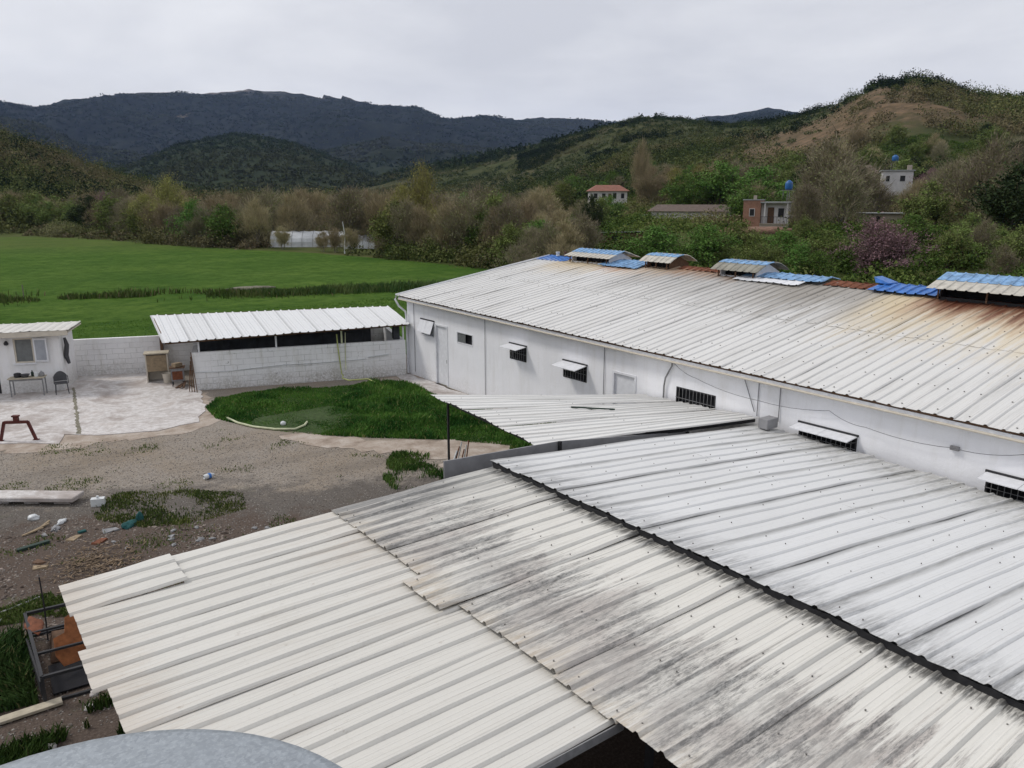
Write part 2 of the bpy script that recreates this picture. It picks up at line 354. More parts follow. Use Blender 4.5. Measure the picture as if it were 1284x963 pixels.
c=t.ramp(n,[(.3,(.26,.225,.205)),(.42,(.42,.38,.36)),(.52,(.62,.60,.59)),(.62,(.50,.455,.43)),(.75,(.36,.31,.28))])
c=t.mix(t.rng(n2,.42,.66,0,.6),c,(.30,.265,.24)); c=t.mix(t.rng(n3,.5,.72,0,.35),c,(.2,.18,.16)); t.col(c).bump(n2,.3,.02); M['concrete']=t.m
t=NT('pale_earth',.95,0,.2); n=t.noise(1.3,8,.7); n2=t.noise(24,6,.7)
c=t.ramp(n,[(.3,(.19,.145,.11)),(.5,(.36,.30,.25)),(.68,(.48,.43,.38))]); c=t.mix(t.rng(n2,.45,.7,0,.4),c,(.16,.13,.10)); t.col(c).bump(n2,.3,.02); M['earth']=t.m
t=NT('bare_soil',.95,0,.15); n=t.noise(3,8,.7); c=t.ramp(n,[(.35,(.05,.035,.025)),(.6,(.12,.085,.06))]); t.col(c).bump(n,.5,.05); M['soil']=t.m

# ---------------------------------------------------------------- numeric noise
def _h(ix,iy,s):
    q=np.sin(ix*127.1+iy*311.7+s*74.7)*43758.5453; return q-np.floor(q)
def vn(x,y,s=0):
    ix=np.floor(x);iy=np.floor(y);fx=x-ix;fy=y-iy;fx=fx*fx*(3-2*fx);fy=fy*fy*(3-2*fy)
    return (_h(ix,iy,s)*(1-fx)+_h(ix+1,iy,s)*fx)*(1-fy)+(_h(ix,iy+1,s)*(1-fx)+_h(ix+1,iy+1,s)*fx)*fy
def fbm(x,y,s=0,o=5):
    v=0;a=.5
    for i in range(o): v=v+a*(vn(x,y,s+i)*2-1); x=x*2.03+11;y=y*2.03+7;a*=.5
    return v
def ridged(x,y,s=0,o=5):
    v=0;a=.5
    for i in range(o): v=v+a*(1-np.abs(vn(x,y,s+i)*2-1)*2); x=x*2.07+5;y=y*2.07+3;a*=.5
    return v
def sst(t): t=np.clip(t,0,1); return t*t*(3-2*t)

# ---------------------------------------------------------------- terrain (one sheet to the horizon)
def ctrl(L): # [(px,y,R_at_crest)] -> arrays azimuth, crest height, crest distance
    a=np.array([azx(x) for x,y,r in L]); z=np.array([H+r*slope(x,y) for x,y,r in L]); rr=np.array([r for *_,r in L]); return a,z,rr
R1=ctrl([(-900,120,420),(-400,140,450),(-150,155,450),(0,172,460),(50,188,460),(100,206,470),(150,225,480),(210,243,500),(280,250,520),(340,252,520)])
R2=ctrl([(-300,200,1700),(60,215,1700),(120,222,1600),(180,206,1500),(230,184,1500),(300,171,1500),(370,180,1500),(430,203,1500),(480,226,1500),(540,245,1500),(600,250,1500)])
R3=ctrl([(330,250,1300),(400,243,1250),(450,232,1200),(500,217,1100),(560,205,1000),(640,190,900),(720,169,850),(800,149,800),(850,151,780),(900,157,740),(960,156,680),(1000,148,620),(1030,138,580),(1060,122,540),(1085,111,520),(1130,106,520),(1160,110,520),(1200,127,520),(1284,133,520),(1400,118,520),(1700,130,520),(2300,190,520)])
R4=ctrl([(-700,130,4300),(-200,118,4300),(0,127,4200),(60,134,4300),(95,129,4400),(130,123,4400),(200,122,4400),(320,120,4400),(400,126,4400),(440,129,4300),(475,136,4300),(530,136,4200),(545,144,4200),(562,151,4200),(610,148,4200),(635,154,4300),(700,151,4400),(770,155,4400),(830,160,4400),(870,152,4400),(920,144,4400),(955,141,4400),(985,146,4400),(1060,160,4400),(1300,170,4400),(2000,180,4400)])
R5=ctrl([(-300,160,2700),(0,150,2700),(60,160,2700),(110,186,2700),(190,196,2700),(260,205,2700),(420,190,2700),(480,175,2700),(560,182,2700),(640,192,2700),(700,185,2700),(800,170,2700),(1000,180,2700)])
def ter(x,y,noise=True):
    x=np.asarray(x,float);y=np.asarray(y,float); r=np.hypot(x,y)+1e-6; a=np.arctan2(x,y)
    aw=np.where(a<AZ-math.pi,a+2*math.pi,a)
    w=sst((aw-azx(600))/(azx(840)-azx(600)))*sst((azx(3600)+.3-aw)/.4)
    rr=r
    b=np.interp(rr,[0,45,60,80,110,130,150,200,350,600,1200,6000],[0,0,.8,2.3,4.0,3.9,4.0,7.6,18,22,24,24])
    b2=np.interp(rr,[0,190,300,600,1500,6000],[0,0,1.5,5,12,20])
    z=b*w+b2*(1-w)
    mtn=0
    for (ca,cz,cr),ra,back,pw,nz in ((R1,.55,.7,1.1,.05),(R3,.42,.8,1.15,.07),(R2,.5,.6,1.1,.10),(R5,.5,.5,1.1,.16),(R4,.52,.4,1.35,.20)):
        q=np.interp(aw,ca,cz); cc=np.interp(aw,ca,cr)
        t_=(r-cc*ra)/(cc*(1-ra)); f=np.clip(t_,0,1); 
        prof=np.where(t_<1, sst(f)*.35+.65*f**pw, np.clip(1-(t_-1)*back,0,1))
        zz=z*(1-np.clip(t_,0,1))*0+np.maximum(q-z,0)*prof
        if noise:
            c0=float(cr.mean()); s=c0*.12; g=ridged(x/s,y/s,int(c0)%17,6)
            env=np.where(t_<1,np.clip(t_,0,1)*(1.05-np.clip(t_,0,1)),.12)*4
            zz=zz+np.maximum(q-z,0)*nz*g*np.clip(env,0,1.2)*np.where(prof>0,1,0)
            zz=zz+np.where(prof>0,1,0)*np.maximum(q-z,0)*.012*fbm(x/(c0*.012),y/(c0*.012),3,4)*np.clip(t_*3,0,1)
        mtn=np.maximum(mtn,zz)
    z=z+mtn
    if noise:
        z=z+fbm(x/25,y/25,5,4)*.9*sst((r-55)/60)*w+fbm(x/60,y/60,9,4)*2.*sst((r-230)/200)
    return z
HEAD=AZ
da=np.concatenate([np.linspace(-.82,.82,760),np.linspace(.84,2*math.pi-.84,110)])
rs=np.concatenate([[2.],np.geomspace(6,60,20),np.geomspace(64,5200,330)])
A_,R_=np.meshgrid(da+HEAD,rs,indexing='ij'); tx=R_*np.sin(A_); ty=R_*np.cos(A_); 
aa=np.where(A_>math.pi,A_-2*math.pi,A_)
tz=ter(tx,ty); V=np.stack([tx,ty,tz],-1).reshape(-1,3); na,nr=A_.shape
I=np.arange(na)[:,None]*nr+np.arange(nr-1)[None,:]; J=((np.arange(na)+1)%na)[:,None]*nr+np.arange(nr-1)[None,:]
Fq=np.stack([I,I+1,J+1,J],-1).reshape(-1,4)
cen=len(V); V=np.vstack([V,[[0,0,0]]])
me=np_mesh('ground',V,Fq,smooth=True)
tri=np.array([[cen,i*nr,((i+1)%na)*nr] for i in range(na)])
ground=link('ground',me,M['ground']); tag(ground,kind='structure')
mb=MB(); mb.add([(2.05*math.sin(q),2.05*math.cos(q),0) for q in np.linspace(0,2*math.pi,24,endpoint=False)],[tuple(reversed(range(24)))]); tag(mb.build('ground',M['ground']),kind='structure')

def jitter_poly(P,step=.5,amp=.15,seed=0):
    out=[];rnd=random.Random(seed);n=len(P)
    for i in range(n):
        a=Vector(P[i]);b=Vector(P[(i+1)%n]);k=max(1,int((b-a).length/step))
        for j in range(k):
            p=a.lerp(b,j/k); out.append((p.x+rnd.uniform(-amp,amp),p.y+rnd.uniform(-amp,amp)))
    return out
def sheet(name,P,z,mat,step=.5,amp=.12,thick=0,kind='structure'):
    Q=jitter_poly(P,step,amp,len(P)); n=len(Q); mb=MB()
    V=[(x,y,z) for x,y in Q]; F=[tuple(range(n))]
    if thick: V+=[(x,y,z-thick) for x,y in Q]; F+=[(i,n+i,n+(i+1)%n,(i+1)%n) for i in range(n)]
    mb.add(V,F); o=mb.build(name,mat)
    if kind: tag(o,kind=kind)
    return o
gp=lambda L:[tuple(G(x,y)[:2]) for x,y in L]
field_poly=[(-160,320),(-60,290)]+gp([(-100,292),(0,296),(100,299),(250,310),(400,318),(500,326),(600,336),(640,341)])+[(44,52),(36,36),(22,34.5),(17.5,34.6),(8.,40.3),(3.,41.5),(-12,46),(-60,60),(-200,110)]
sheet('field',field_poly,.02,M['field'],3.,.25)
conc=[(-3,31.2),(.33,29.74),(2.02,28.9),(2.74,28.3),(2.9,29.3),(4.3,28.41),(5.71,27.94),(7.0,28.2),(7.85,30.01),(8.5,32.9),(8.2,38.6),(3.9,40.2),(-3,42)]
sheet('concrete_yard',conc,.03,M['concrete'],.35,.12,.06)
sheet('path',[(-3,28.6),(.3,28.9),(2.4,27.6),(4.2,27.5),(6.6,27.0),(8.0,28.0),(8.3,29.6),(8.6,33.),(8.2,34),(7.5,31),(2,29.5),(-3,31)],.008,M['earth'],.3,.22)
sheet('path',gp([(91,487),(94,487),(97,510),(102,545),(97,545),(93,512)]),.036,M['crack'],.12,.035)
sheet('path',[(8.77,24.84),(9.56,24.71),(10.98,22.76),(13.0,21.02),(14.6,19.6),(13.2,17.6),(12.03,17.0),(11.2,18.5),(11.97,19.5),(10.31,21.7),(9.2,23.3)],.012,M['earth'],.3,.16)
sheet('path',gp([(455,478),(520,470),(620,520),(600,505),(540,478),(490,486)]),.016,M['earth'],.3,.1)
sheet('path',[(16.3,31.0),(16.95,30.6),(17.0,12),(16.0,12),(15.9,25)],.02,M['concrete'],.5,.08)

sheet('grass_ground',[(7.95,29.9),(8.7,31.),(9.9,31.4),(12.89,30.2),(14.6,29.7),(15.8,28.9),(15.9,24),(15.9,14),(12.1,14.2),(12.5,17.3),(14.5,19.4),(13.2,21.3),(11.1,23.1),(9.6,24.8),(8.6,26.35),(7.85,28.2)],.010,M['turf'],.3,.1)
# ---------------------------------------------------------------- grass and other countless cover
def inpoly(P,x,y):
    n=len(P); c=np.zeros(len(x),bool); j=n-1
    for i in range(n):
        xi,yi=P[i];xj,yj=P[j]
        c^=((yi>y)!=(yj>y))&(x<(xj-xi)*(y-yi)/(yj-yi+1e-9)+xi); j=i
    return c
def sample(P,n):
    P=np.array(P); x=RNG.uniform(P[:,0].min(),P[:,0].max(),n*4);y=RNG.uniform(P[:,1].min(),P[:,1].max(),n*4)
    m=inpoly(P.tolist(),x,y); return x[m][:n],y[m][:n]
def blades(name,x,y,z,h,w,cols,mat,label,lean=.35,cat='grass',clump=1.2):
    n=len(x); a=RNG.uniform(0,math.pi,n); l=RNG.uniform(0,2*math.pi,n); nz=fbm(x*clump,y*clump,4,3)
    hh=h*RNG.uniform(.5,1.15,n)*(1+.8*nz); dx=np.cos(a)*w/2;dy=np.sin(a)*w/2
    k=RNG.uniform(.1,lean,n)*hh*1.2; lx=np.cos(l)*k+nz*hh*.5; ly=np.sin(l)*k
    b0=np.stack([x-dx,y-dy,z-.02+0*x],-1);b1=np.stack([x+dx,y+dy,z-.02+0*x],-1)
    m0=np.stack([x-dx*.8+lx*.35,y-dy*.8+ly*.35,z+hh*.6],-1);m1=np.stack([x+dx*.8+lx*.35,y+dy*.8+ly*.35,z+hh*.6],-1)
    tp=np.stack([x+lx,y+ly,z+hh*.95],-1)
    V=np.stack([b0,b1,m1,m0,tp],1).reshape(-1,3); i=np.arange(n)[:,None]*5
    F=np.concatenate([i+np.array([[0,1,2]]),i+np.array([[0,2,3]]),i+np.array([[3,2,4]])])
    t_=np.clip(.5+1.3*fbm(x*.9,y*.9,8,4)+RNG.normal(0,.18,n),0,1)[:,None]
    c=np.array(cols[0])*(1-t_)+np.array(cols[1])*t_
    if len(cols)>2:
        d=(RNG.random(n)<.06)[:,None]; c=np.where(d,np.array(cols[2]),c)
    return tag(link(name,np_mesh(name,V,F,np.repeat(c,5,0)),mat),label,cat,kind='stuff')
GR=[(.022,.070,.014),(.075,.155,.028),(.16,.17,.06)]
plot=[(7.85,30.0),(8.6,31.2),(9.9,31.6),(12.89,30.4),(14.6,29.9),(15.9,29.),(16.0,24),(16.0,14),(11.9,14),(12.3,17.2),(14.4,19.3),(13.1,21.1),(11.06,22.9),(9.49,24.6),(8.45,26.25),(7.7,28.3)]
x,y=sample(plot,90000); dn=fbm(x*.45,y*.45,2,4)
m=(dn>-.5)|(RNG.random(len(x))<.6); x,y=x[m],y[m]
hx=np.clip(.5+1.1*fbm(x*.3,y*.3,6,4),.12,1.1)
edge=(np.hypot(x-10.3,y-26.2)<1.9)&(y<27.5); hx=np.where(edge,hx*.3,hx)
blades('grass',x,y,0,.55*hx,.035,GR,M['blade'],'lush uncut dark green grass plot beside the white block shed',.5)
g2=[(2.5,21.6),(3.36,22.4),(4.81,21.6),(6.1,20.4),(5.8,19.2),(4.5,19.0),(3.4,19.5),(2.6,20.6)]
x,y=sample(g2,9000); m=fbm(x*1.3,y*1.3,3,4)+RNG.normal(0,.16,len(x))>.04; x,y=x[m],y[m]
blades('grass',x,y,0,.07,.03,[(.045,.07,.02),(.11,.13,.035),(.24,.22,.12)],M['blade'],'thin mossy green patch in the gravel yard',.6)
g3=[(9.6,19.0),(10.3,20.2),(11.0,21.0),(11.8,20.2),(11.5,18.7),(11.2,17.4),(10.2,17.2),(9.4,17.9)]
x,y=sample(g3,14000); m=fbm(x*1.1,y*1.1,5,4)+RNG.normal(0,.14,len(x))>.02; x,y=x[m],y[m]
blades('grass',x,y,0,.15,.03,[(.03,.07,.015),(.08,.13,.03),(.2,.19,.1)],M['blade'],'small green weed patch near the leaning rods',.6)
g4=[(-1.5,14.6),(.2,15.5),(.72,15.3),(.66,13.1),(1.4,12.8),(2.3,12.6),(2.2,9.8),(.6,10.2),(-1.5,10.5)]
x,y=sample(g4,26000); m=(fbm(x*1.1,y*1.1,15,4)>.10)&(~((x>.55)&(y>12.9))); x,y=x[m],y[m]
blades('grass',x,y,0,.17,.025,[(.018,.045,.012),(.045,.085,.02),(.14,.14,.06)],M['blade'],'rank dark weeds around the rusty iron cage',.6)
x,y=sample([(-.15,13.3),(.5,13.2),(.5,15.6),(.0,15.4)],2600)
blades('weeds',x,y,0,.3,.035,[(.02,.05,.014),(.06,.10,.03),(.14,.14,.06)],M['blade'],'leafy weeds growing up the left side of the iron cage',.6)
x,y=sample([(-1.6,17.3),(.2,17.0),(1.4,17.2),(2.2,16.2),(1.4,15.9),(.2,16.3),(-1.6,16.4)],7000); m=fbm(x*1.4,y*1.4,25,4)>-.05; x,y=x[m],y[m]
blades('grass',x,y,0,.1,.03,[(.03,.06,.015),(.08,.11,.03),(.2,.19,.1)],M['blade'],'sparse green tufts behind the rusty iron cage',.6)
x,y=sample([(-2,29),(8.5,27.5),(9.2,24.5),(11.8,19),(10,14),(6,13),(0,15),(-2,18)],40000); m=fbm(x*.8,y*.8,61,5)+RNG.normal(0,.07,len(x))>.36; x,y=x[m],y[m]
blades('grass',x,y,0,.06,.03,[(.05,.075,.02),(.11,.13,.04),(.24,.2,.11)],M['blade'],'thin weeds coming up here and there in the yard gravel',.6)
# field: standing blades near, and the two reed strips
u=RNG.random(60000); x=-25+60*u; y=33.5+RNG.random(60000)*22; m=inpoly(field_poly,x,y); x,y=x[m],y[m]
blades('grass',x,y,.02,.08,.03,[(.045,.105,.016),(.075,.15,.022),(.1,.14,.035)],M['blade'],'long green grass of the meadow behind the yard wall',.6,clump=.25)
def strip(p,q,w,n,h,cols,label):
    t_=RNG.random(n); x=p[0]+(q[0]-p[0])*t_+RNG.normal(0,w*.3,n); y=p[1]+(q[1]-p[1])*t_+RNG.normal(0,w,n)+1.2*fbm(t_*9,t_*0,3,3)
    m=fbm(x*.12,y*.12,12,3)>-.22; x,y=x[m],y[m]
    blades('reeds',x,y,.0,h,.09,cols,M['blade'],label,.3,'reeds',.2)
strip((-22,83),(27,62.5),1.3,8000,.5,[(.045,.085,.02),(.09,.12,.038),(.18,.15,.08)],'brownish reeds along the ditch in the green field')
strip((22,65),(42,56),1.,5500,.6,[(.035,.065,.018),(.08,.10,.034)],'darker reeds along the ditch nearer the barn')
# pebbles, wood chips
def pebbles(name,x,y,s,cols,label,flat=.6,z=0.):
    n=len(x); base=np.array([(1,0,0),(0,1,0),(-1,0,0),(0,-1,0),(0,0,1),(0,0,-.4)],float)
    F0=np.array([(0,1,4),(1,2,4),(2,3,4),(3,0,4),(1,0,5),(2,1,5),(3,2,5),(0,3,5)])
    a=RNG.uniform(0,2*math.pi,n); V=base[None]*RNG.uniform(.6,1.3,(n,6,1)); sx=s*RNG.uniform(.5,1.5,n); sy=s*RNG.uniform(.5,1.5,n)
    X=V[...,0]*sx[:,None];Yv=V[...,1]*sy[:,None];Zv=V[...,2]*(s*flat*RNG.uniform(.6,1.3,n))[:,None]
    W=np.stack([x[:,None]+X*np.cos(a)[:,None]-Yv*np.sin(a)[:,None],y[:,None]+X*np.sin(a)[:,None]+Yv*np.cos(a)[:,None],z+Zv],-1)
    F=(np.arange(n)[:,None,None]*6+F0[None]).reshape(-1,3); t_=RNG.random((n,1)); c=np.array(cols[0])*(1-t_)+np.array(cols[1])*t_
    return tag(link(name,np_mesh(name,W.reshape(-1,3),F,np.repeat(c,6,0)),M['pebble']),label,'gravel',kind='stuff')
yp=[(-3,30),(2.7,28),(7,27.5),(9.3,24.5),(12,19),(11,14),(8,12),(1,12),(-3,12)]
x,y=sample(yp,26000); pebbles('gravel',x,y,.022,[(.10,.09,.08),(.42,.39,.35)],'loose grey and tan gravel of the yard')
x,y=sample([(-2,21.5),(3.5,20.6),(5.5,17.5),(4,14.5),(1,14.5),(-2,15.5)],1500); m=fbm(x*.9,y*.9,31,3)>-.1; x,y=x[m],y[m]
pebbles('rubble',x,y,.055,[(.07,.055,.045),(.38,.33,.28)],'broken stones and dirt clods on the dark soil',.6)
# long wood chips
x=RNG.normal(2.1,.42,420); y=RNG.normal(18.0,.5,420); n=len(x); mb=MB()
for i in range(n):
    a=random.uniform(0,6.3); l=random.uniform(.05,.17); w=random.uniform(.012,.03); z=random.uniform(.005,.06); d=Vector((math.cos(a),math.sin(a),random.uniform(-.2,.2)))*l
    mb.bar(Vector((x[i],y[i],z+.02))-d/2,Vector((x[i],y[i],z+.02))+d/2,w,.008)
tag(mb.build('wood_chips',M['chips']),'scattered pale wood chips on dark soil near cream roof corner','wood chips',kind='stuff')

# ---------------------------------------------------------------- corrugated sheets
def corr(P00,P10,P01,P11,nrib,rh=.035,segs=8,sag=.012,seed=0,th=.004,screws=(),stiff=True,endj=0.,ext=0.,sr=.010):
    """P00->P10 across the ribs, P00->P01 along the ribs. returns MB"""
    rnd=random.Random(seed); P00,P10,P01,P11=[Vector(p) for p in (P00,P10,P01,P11)]
    nrm=((P10-P00).cross(P01-P00)); nrm=nrm.normalized()
    if nrm.z<0: nrm=-nrm
    prof=[]
    for k in range(nrib):
        b=k
        prof+=[(b+.0,0),(b+.10,0)]
        if stiff: prof+=[(b+.22,0),(b+.26,.10),(b+.30,0),(b+.46,0),(b+.50,.10),(b+.54,0)]
        prof+=[(b+.70,0),(b+.80,1),(b+.90,1),(b+.998,0)]
    prof.append((nrib,0)); n=len(prof); mb=MB()
    ph=rnd.uniform(0,9); e0=rnd.uniform(-endj,endj); e1=rnd.uniform(-endj,endj); L=(P01-P00).length
    for side in (0,1):
        for j in range(segs+1):
            v0=j/segs
            vv=(-e0/L)*(1-v0)+(1+e1/L)*v0
            for u0,hgt in prof:
                u=u0/nrib; p=P00*(1-u)*(1-vv)+P10*u*(1-vv)+P01*(1-u)*vv+P11*u*vv
                s=sag*(math.sin(ph+v0*7+u0*1.3)+.6*math.sin(ph*2+v0*13-u0*2.1))+(.0035*math.sin(ph*5+v0*37+u0*3.3)*math.sin(ph*3+v0*23-u0*5.1) if sag>0 else 0)
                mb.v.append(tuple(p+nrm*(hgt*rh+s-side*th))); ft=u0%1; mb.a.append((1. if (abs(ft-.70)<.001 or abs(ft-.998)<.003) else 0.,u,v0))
    S=n*(segs+1)
    for j in range(segs):
        for i in range(n-1):
            a=j*n+i; mb.f.append((a,a+1,a+n+1,a+n)); mb.m.append(0); mb.f.append((S+a,S+a+n,S+a+n+1,S+a+1)); mb.m.append(0)
    for i in range(n-1):
        mb.f.append((i,S+i,S+i+1,i+1)); mb.m.append(0); a=segs*n+i; mb.f.append((a,a+1,S+a+1,S+a)); mb.m.append(0)
    for j in range(segs):
        a=j*n; mb.f.append((a,a+n,S+a+n,S+a)); mb.m.append(0); a=j*n+n-1; mb.f.append((a,S+a,S+a+n,a+n)); mb.m.append(0)
    for v in screws:
        for k in range(nrib):
            if rnd.random()<.35: continue
            u=(k+rnd.choice([.38,.60]))/nrib; vv=v+rnd.uniform(-.012,.012)
            p=P00*(1-u)*(1-vv)+P10*u*(1-vv)+P01*(1-u)*vv+P11*u*vv+nrm*sag*.9
            r_=sr; b=len(mb.v)
            for hh in (-.004,.012):
                for q in range(6):
                    a=q*math.pi/3; mb.v.append((p.x+r_*math.cos(a),p.y+r_*math.sin(a),p.z+hh))
            mb.f.append(tuple(b+6+q for q in range(6))); mb.m.append(1)
            for q in range(6): mb.f.append((b+q,b+(q+1)%6,b+6+(q+1)%6,b+6+q)); mb.m.append(1)
    return mb
def roof(parent,name,E0,E1,nsheet,ribs,mat,rh=.035,screws=(),endj=0.,seed=0,sag=.012,segs=8,stiff=True,lap=.0,tilt=.006):
    """E0=(a,b): edge line at v=0, E1=(a,b): edge line at v=1; sheets laid from a to b."""
    a0,b0=map(Vector,E0);a1,b1=map(Vector,E1); off=parent.location
    for i in range(nsheet):
        u0=i/nsheet;u1=(i+1)/nsheet+lap/nsheet
        z=Vector((0,0,(i%2)*tilt))
        mb=corr(a0.lerp(b0,u0)+z,a0.lerp(b0,u1)+z,a1.lerp(b1,u0)+z,a1.lerp(b1,u1)+z,ribs,rh,segs,sag,seed*100+i,screws=screws,endj=endj,stiff=stiff)
        mb.build(name,[mat,M['screw']],parent,off=off)
def post(parent,x,y,z0,z1,w=.07,m='steel',name='post'):
    MB().box(x-w/2,x+w/2,y-w/2,y+w/2,z0,z1).build(name,M[m],parent,off=parent.location)

# ---------------------------------------------------------------- front canopies
GX=8.25
# A cream canopy
A=empty('cream_canopy',(3.0,8.,0),0,'low canopy of clean beige corrugated sheets at the lower left front','canopy')
zA=2.545
Lf=[(.88,11.72),(.90,10.75),(.92,9.75),(.97,8.72),(1.02,7.86)]
nA=4
for i in range(nA):
    y0=11.72-i*.985; y1=11.72-(i+1)*.985-.02; j=[0,.04,-.05,.09][i]
    corr((.88+j,y0,zA),(.88+j,y1,zA),(2.35 if i==0 else 5.1,y0,zA+.07),(2.35 if i==0 else 5.1,y1,zA+.07),3,.037,9,.005,i,screws=()).build('roof_sheet',[M['cream'],M['screw']],A,off=A.location)
    if i==0: corr((2.30,y0+.02,zA+.018),(2.30,y1,zA+.018),(5.1,y0+.02,zA+.09),(5.1,y1,zA+.09),3,.037,8,.005,44).build('roof_sheet',[M['cream'],M['screw']],A,off=A.location)
for i,(xa,xb,y0,y1) in enumerate([(1.05,5.1,7.8,6.78),(1.2,5.1,6.8,5.80),(1.4,5.1,5.82,4.93)]):
    corr((xa,y0,zA-.012),(xa,y1,zA-.012),(xb,y0,zA+.062),(xb,y1,zA+.062),3,.037,9,.005,20+i).build('roof_sheet',[M['cream'],M['screw']],A,off=A.location)
for x,y in ((1.9,11.4),(2.2,7.9),(2.2,5.1),(3.1,5.1),(3.1,11.5)): post(A,x,y,0,zA-.11,.07)
for y in (11.45,8.2,5.15):
    MB().box(1.05 if y>6 else 1.45,5.05,y-.03,y+.03,zA-.10,zA-.03).build('beam',M['steel'],A,off=A.location)
MB().box(1.4,5.09,4.90,4.915,zA-.05,zA+.05).build('edge_flashing',M['steel'],A,off=A.location)
# B stained canopy
B=empty('stained_canopy',(6.5,7.,0),0,'lichen stained corrugated canopy sloping up beside the white canopy','canopy')
yB0=11.74; nB=12; zb0,zb1=2.66,2.755
for i in range(nB):
    y0=yB0-i*.98; y1=y0-1.0; j=[0,.0,.02,-.28,.0,.02,-.02,0,0,.03,0,0][i]; lift=(i%2)*.016
    corr((4.95+j,y0,zb0+lift),(4.95+j,y1,zb0+lift),(GX+.1,y0,zb1+lift-.02),(GX+.1,y1,zb1+lift-.02),3,.042,10,.008,60+i,screws=(.05,.33,.63,.88)).build('roof_sheet',[M['stain'],M['screw']],B,off=B.location)
for y in (11.4,8.2,5.0,1.8): 
    for x in (5.6,8.0): post(B,x,y,0,2.50,.07,'darksteel')
for x,z in ((5.2,2.56),(6.6,2.62),(8.0,2.67)):
    MB().box(x-.03,x+.03,.05,11.65,z-.06,z+.02).build('beam',M['steel'],B,off=B.location)
# C white canopy
Cc=empty('white_canopy',(12.5,6.,0),0,'large white corrugated canopy leaning against the long barn wall','canopy')
nC=12
for i in range(nC):
    y0=11.74-i*1.0; y1=y0-1.02; lift=(i%2)*.010
    def q(x,y): 
        u=(x-GX)/(16.95-GX); w=max(0,min(1,(11.7-y)/6.)); return 2.86*(1-u)+(2.06-.15*w)*u+.035*math.sin(math.pi*u)
    for (xa,xb,lf) in ((GX-.02,12.75,.012),(12.65,16.90+[.0,-.06,.04,-.1,.02,-.16,.03,-.03,-.12,.04,0,0][i],0)):
        corr((xa,y0,q(xa,y0)+lift+lf),(xa,y1,q(xa,y1)+lift+lf),(xb,y0,q(xb,y0)+lift),(xb,y1,q(xb,y1)+lift),3,.027,7,.007,90+i,screws=(.06,.35,.65,.92),sr=.009).build('roof_sheet',[M['white'],M['screw']],Cc,off=Cc.location)
# black rubber closure under the step between the two roofs
mb=MB(); k=0
prev=None
for i in range(0,121):
    y=11.70-i*.1; z=2.862+.012*math.sin(i*1.7)-.02
    cur=((GX+.03,y,zb1-.03),(GX+.01,y,z))
    if prev: mb.add([prev[0],cur[0],cur[1],prev[1],(prev[0][0]+.03,prev[0][1],prev[0][2]),(cur[0][0]+.03,cur[0][1],cur[0][2]),(cur[1][0]+.03,cur[1][1],cur[1][2]),(prev[1][0]+.03,prev[1][1],prev[1][2])],[(0,1,2,3),(7,6,5,4),(0,4,5,1),(3,2,6,7)])
    prev=cur
mb.build('closure_strip',M['darksteel'],Cc,off=Cc.location)
for y in (11.4,8.2,5.,1.8):
    for x in (8.55,12.7,16.6): post(Cc,x,y,0,{8.55:2.6,12.7:2.28,16.6:1.78}[x],.08)
for x,z in ((8.5,2.80),(12.7,2.40),(16.6,1.88)):
    MB().box(x-.03,x+.03,.05,11.6,z-.13,z-.03).build('beam',M['steel'],Cc,off=Cc.location)
# dark things below the gap in front: black sheet added to keep the gap dark, over stored frames
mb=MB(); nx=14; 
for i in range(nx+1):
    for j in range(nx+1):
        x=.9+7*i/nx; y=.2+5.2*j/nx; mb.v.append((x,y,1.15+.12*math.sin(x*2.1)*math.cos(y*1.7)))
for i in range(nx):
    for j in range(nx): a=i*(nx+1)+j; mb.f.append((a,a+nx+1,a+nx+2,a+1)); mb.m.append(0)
darkener=mb.build('gap_darkener',M['net'],smooth=True); s=darkener.modifiers.new('s','SOLIDIFY'); s.thickness=.01
tag(darkener,'added black sheet standing in for shade in the gap between two front canopies','darkener')
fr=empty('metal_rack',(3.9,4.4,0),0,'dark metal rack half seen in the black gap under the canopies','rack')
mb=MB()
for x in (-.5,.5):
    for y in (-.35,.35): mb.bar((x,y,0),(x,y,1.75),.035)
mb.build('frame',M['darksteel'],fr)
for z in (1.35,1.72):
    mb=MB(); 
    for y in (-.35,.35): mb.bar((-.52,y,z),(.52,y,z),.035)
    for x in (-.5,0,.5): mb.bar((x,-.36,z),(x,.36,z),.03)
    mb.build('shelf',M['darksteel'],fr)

# D canopy between plot and barn
D=empty('flat_canopy',(13.5,15.,0),0,'pale flat corrugated canopy over the grass beside barn windows','canopy')
D00=(10.75,18.1,2.50);D10=(10.25,12.7,2.50);D01=(16.95,16.15,1.97);D11=(16.97,11.85,2.20)
roof(D,'roof_sheet',(D00,D10),(D01,D11),6,3,M['clean'],.030,(.1,.5,.9),.05,5,.012,8,tilt=.012)
for x,y,z in ((10.95,17.6,2.42),(10.5,13.1,2.42),(13.6,12.7,2.30)): post(D,x,y,0,z-.02,.05,'darksteel')
MB().bar((10.85,17.9,2.44),(10.4,12.9,2.44),.05,.07).build('beam',M['darksteel'],D,off=D.location)
MB().bar((10.4,12.78,2.43),(16.9,12.0,2.12),.05,.08).build('beam',M['darksteel'],D,off=D.location)
MB().bar((13.6,17.2,2.20),(13.6,12.5,2.27),.05,.07).build('beam',M['darksteel'],D,off=D.location)
stick=MB().bar((13.4,15.3,2.335),(14.3,14.55,2.285),.05,.03).build('broken_batten',M['darkgreen']); tag(stick,'short dark green batten lying on the flat pale canopy roof','batten')
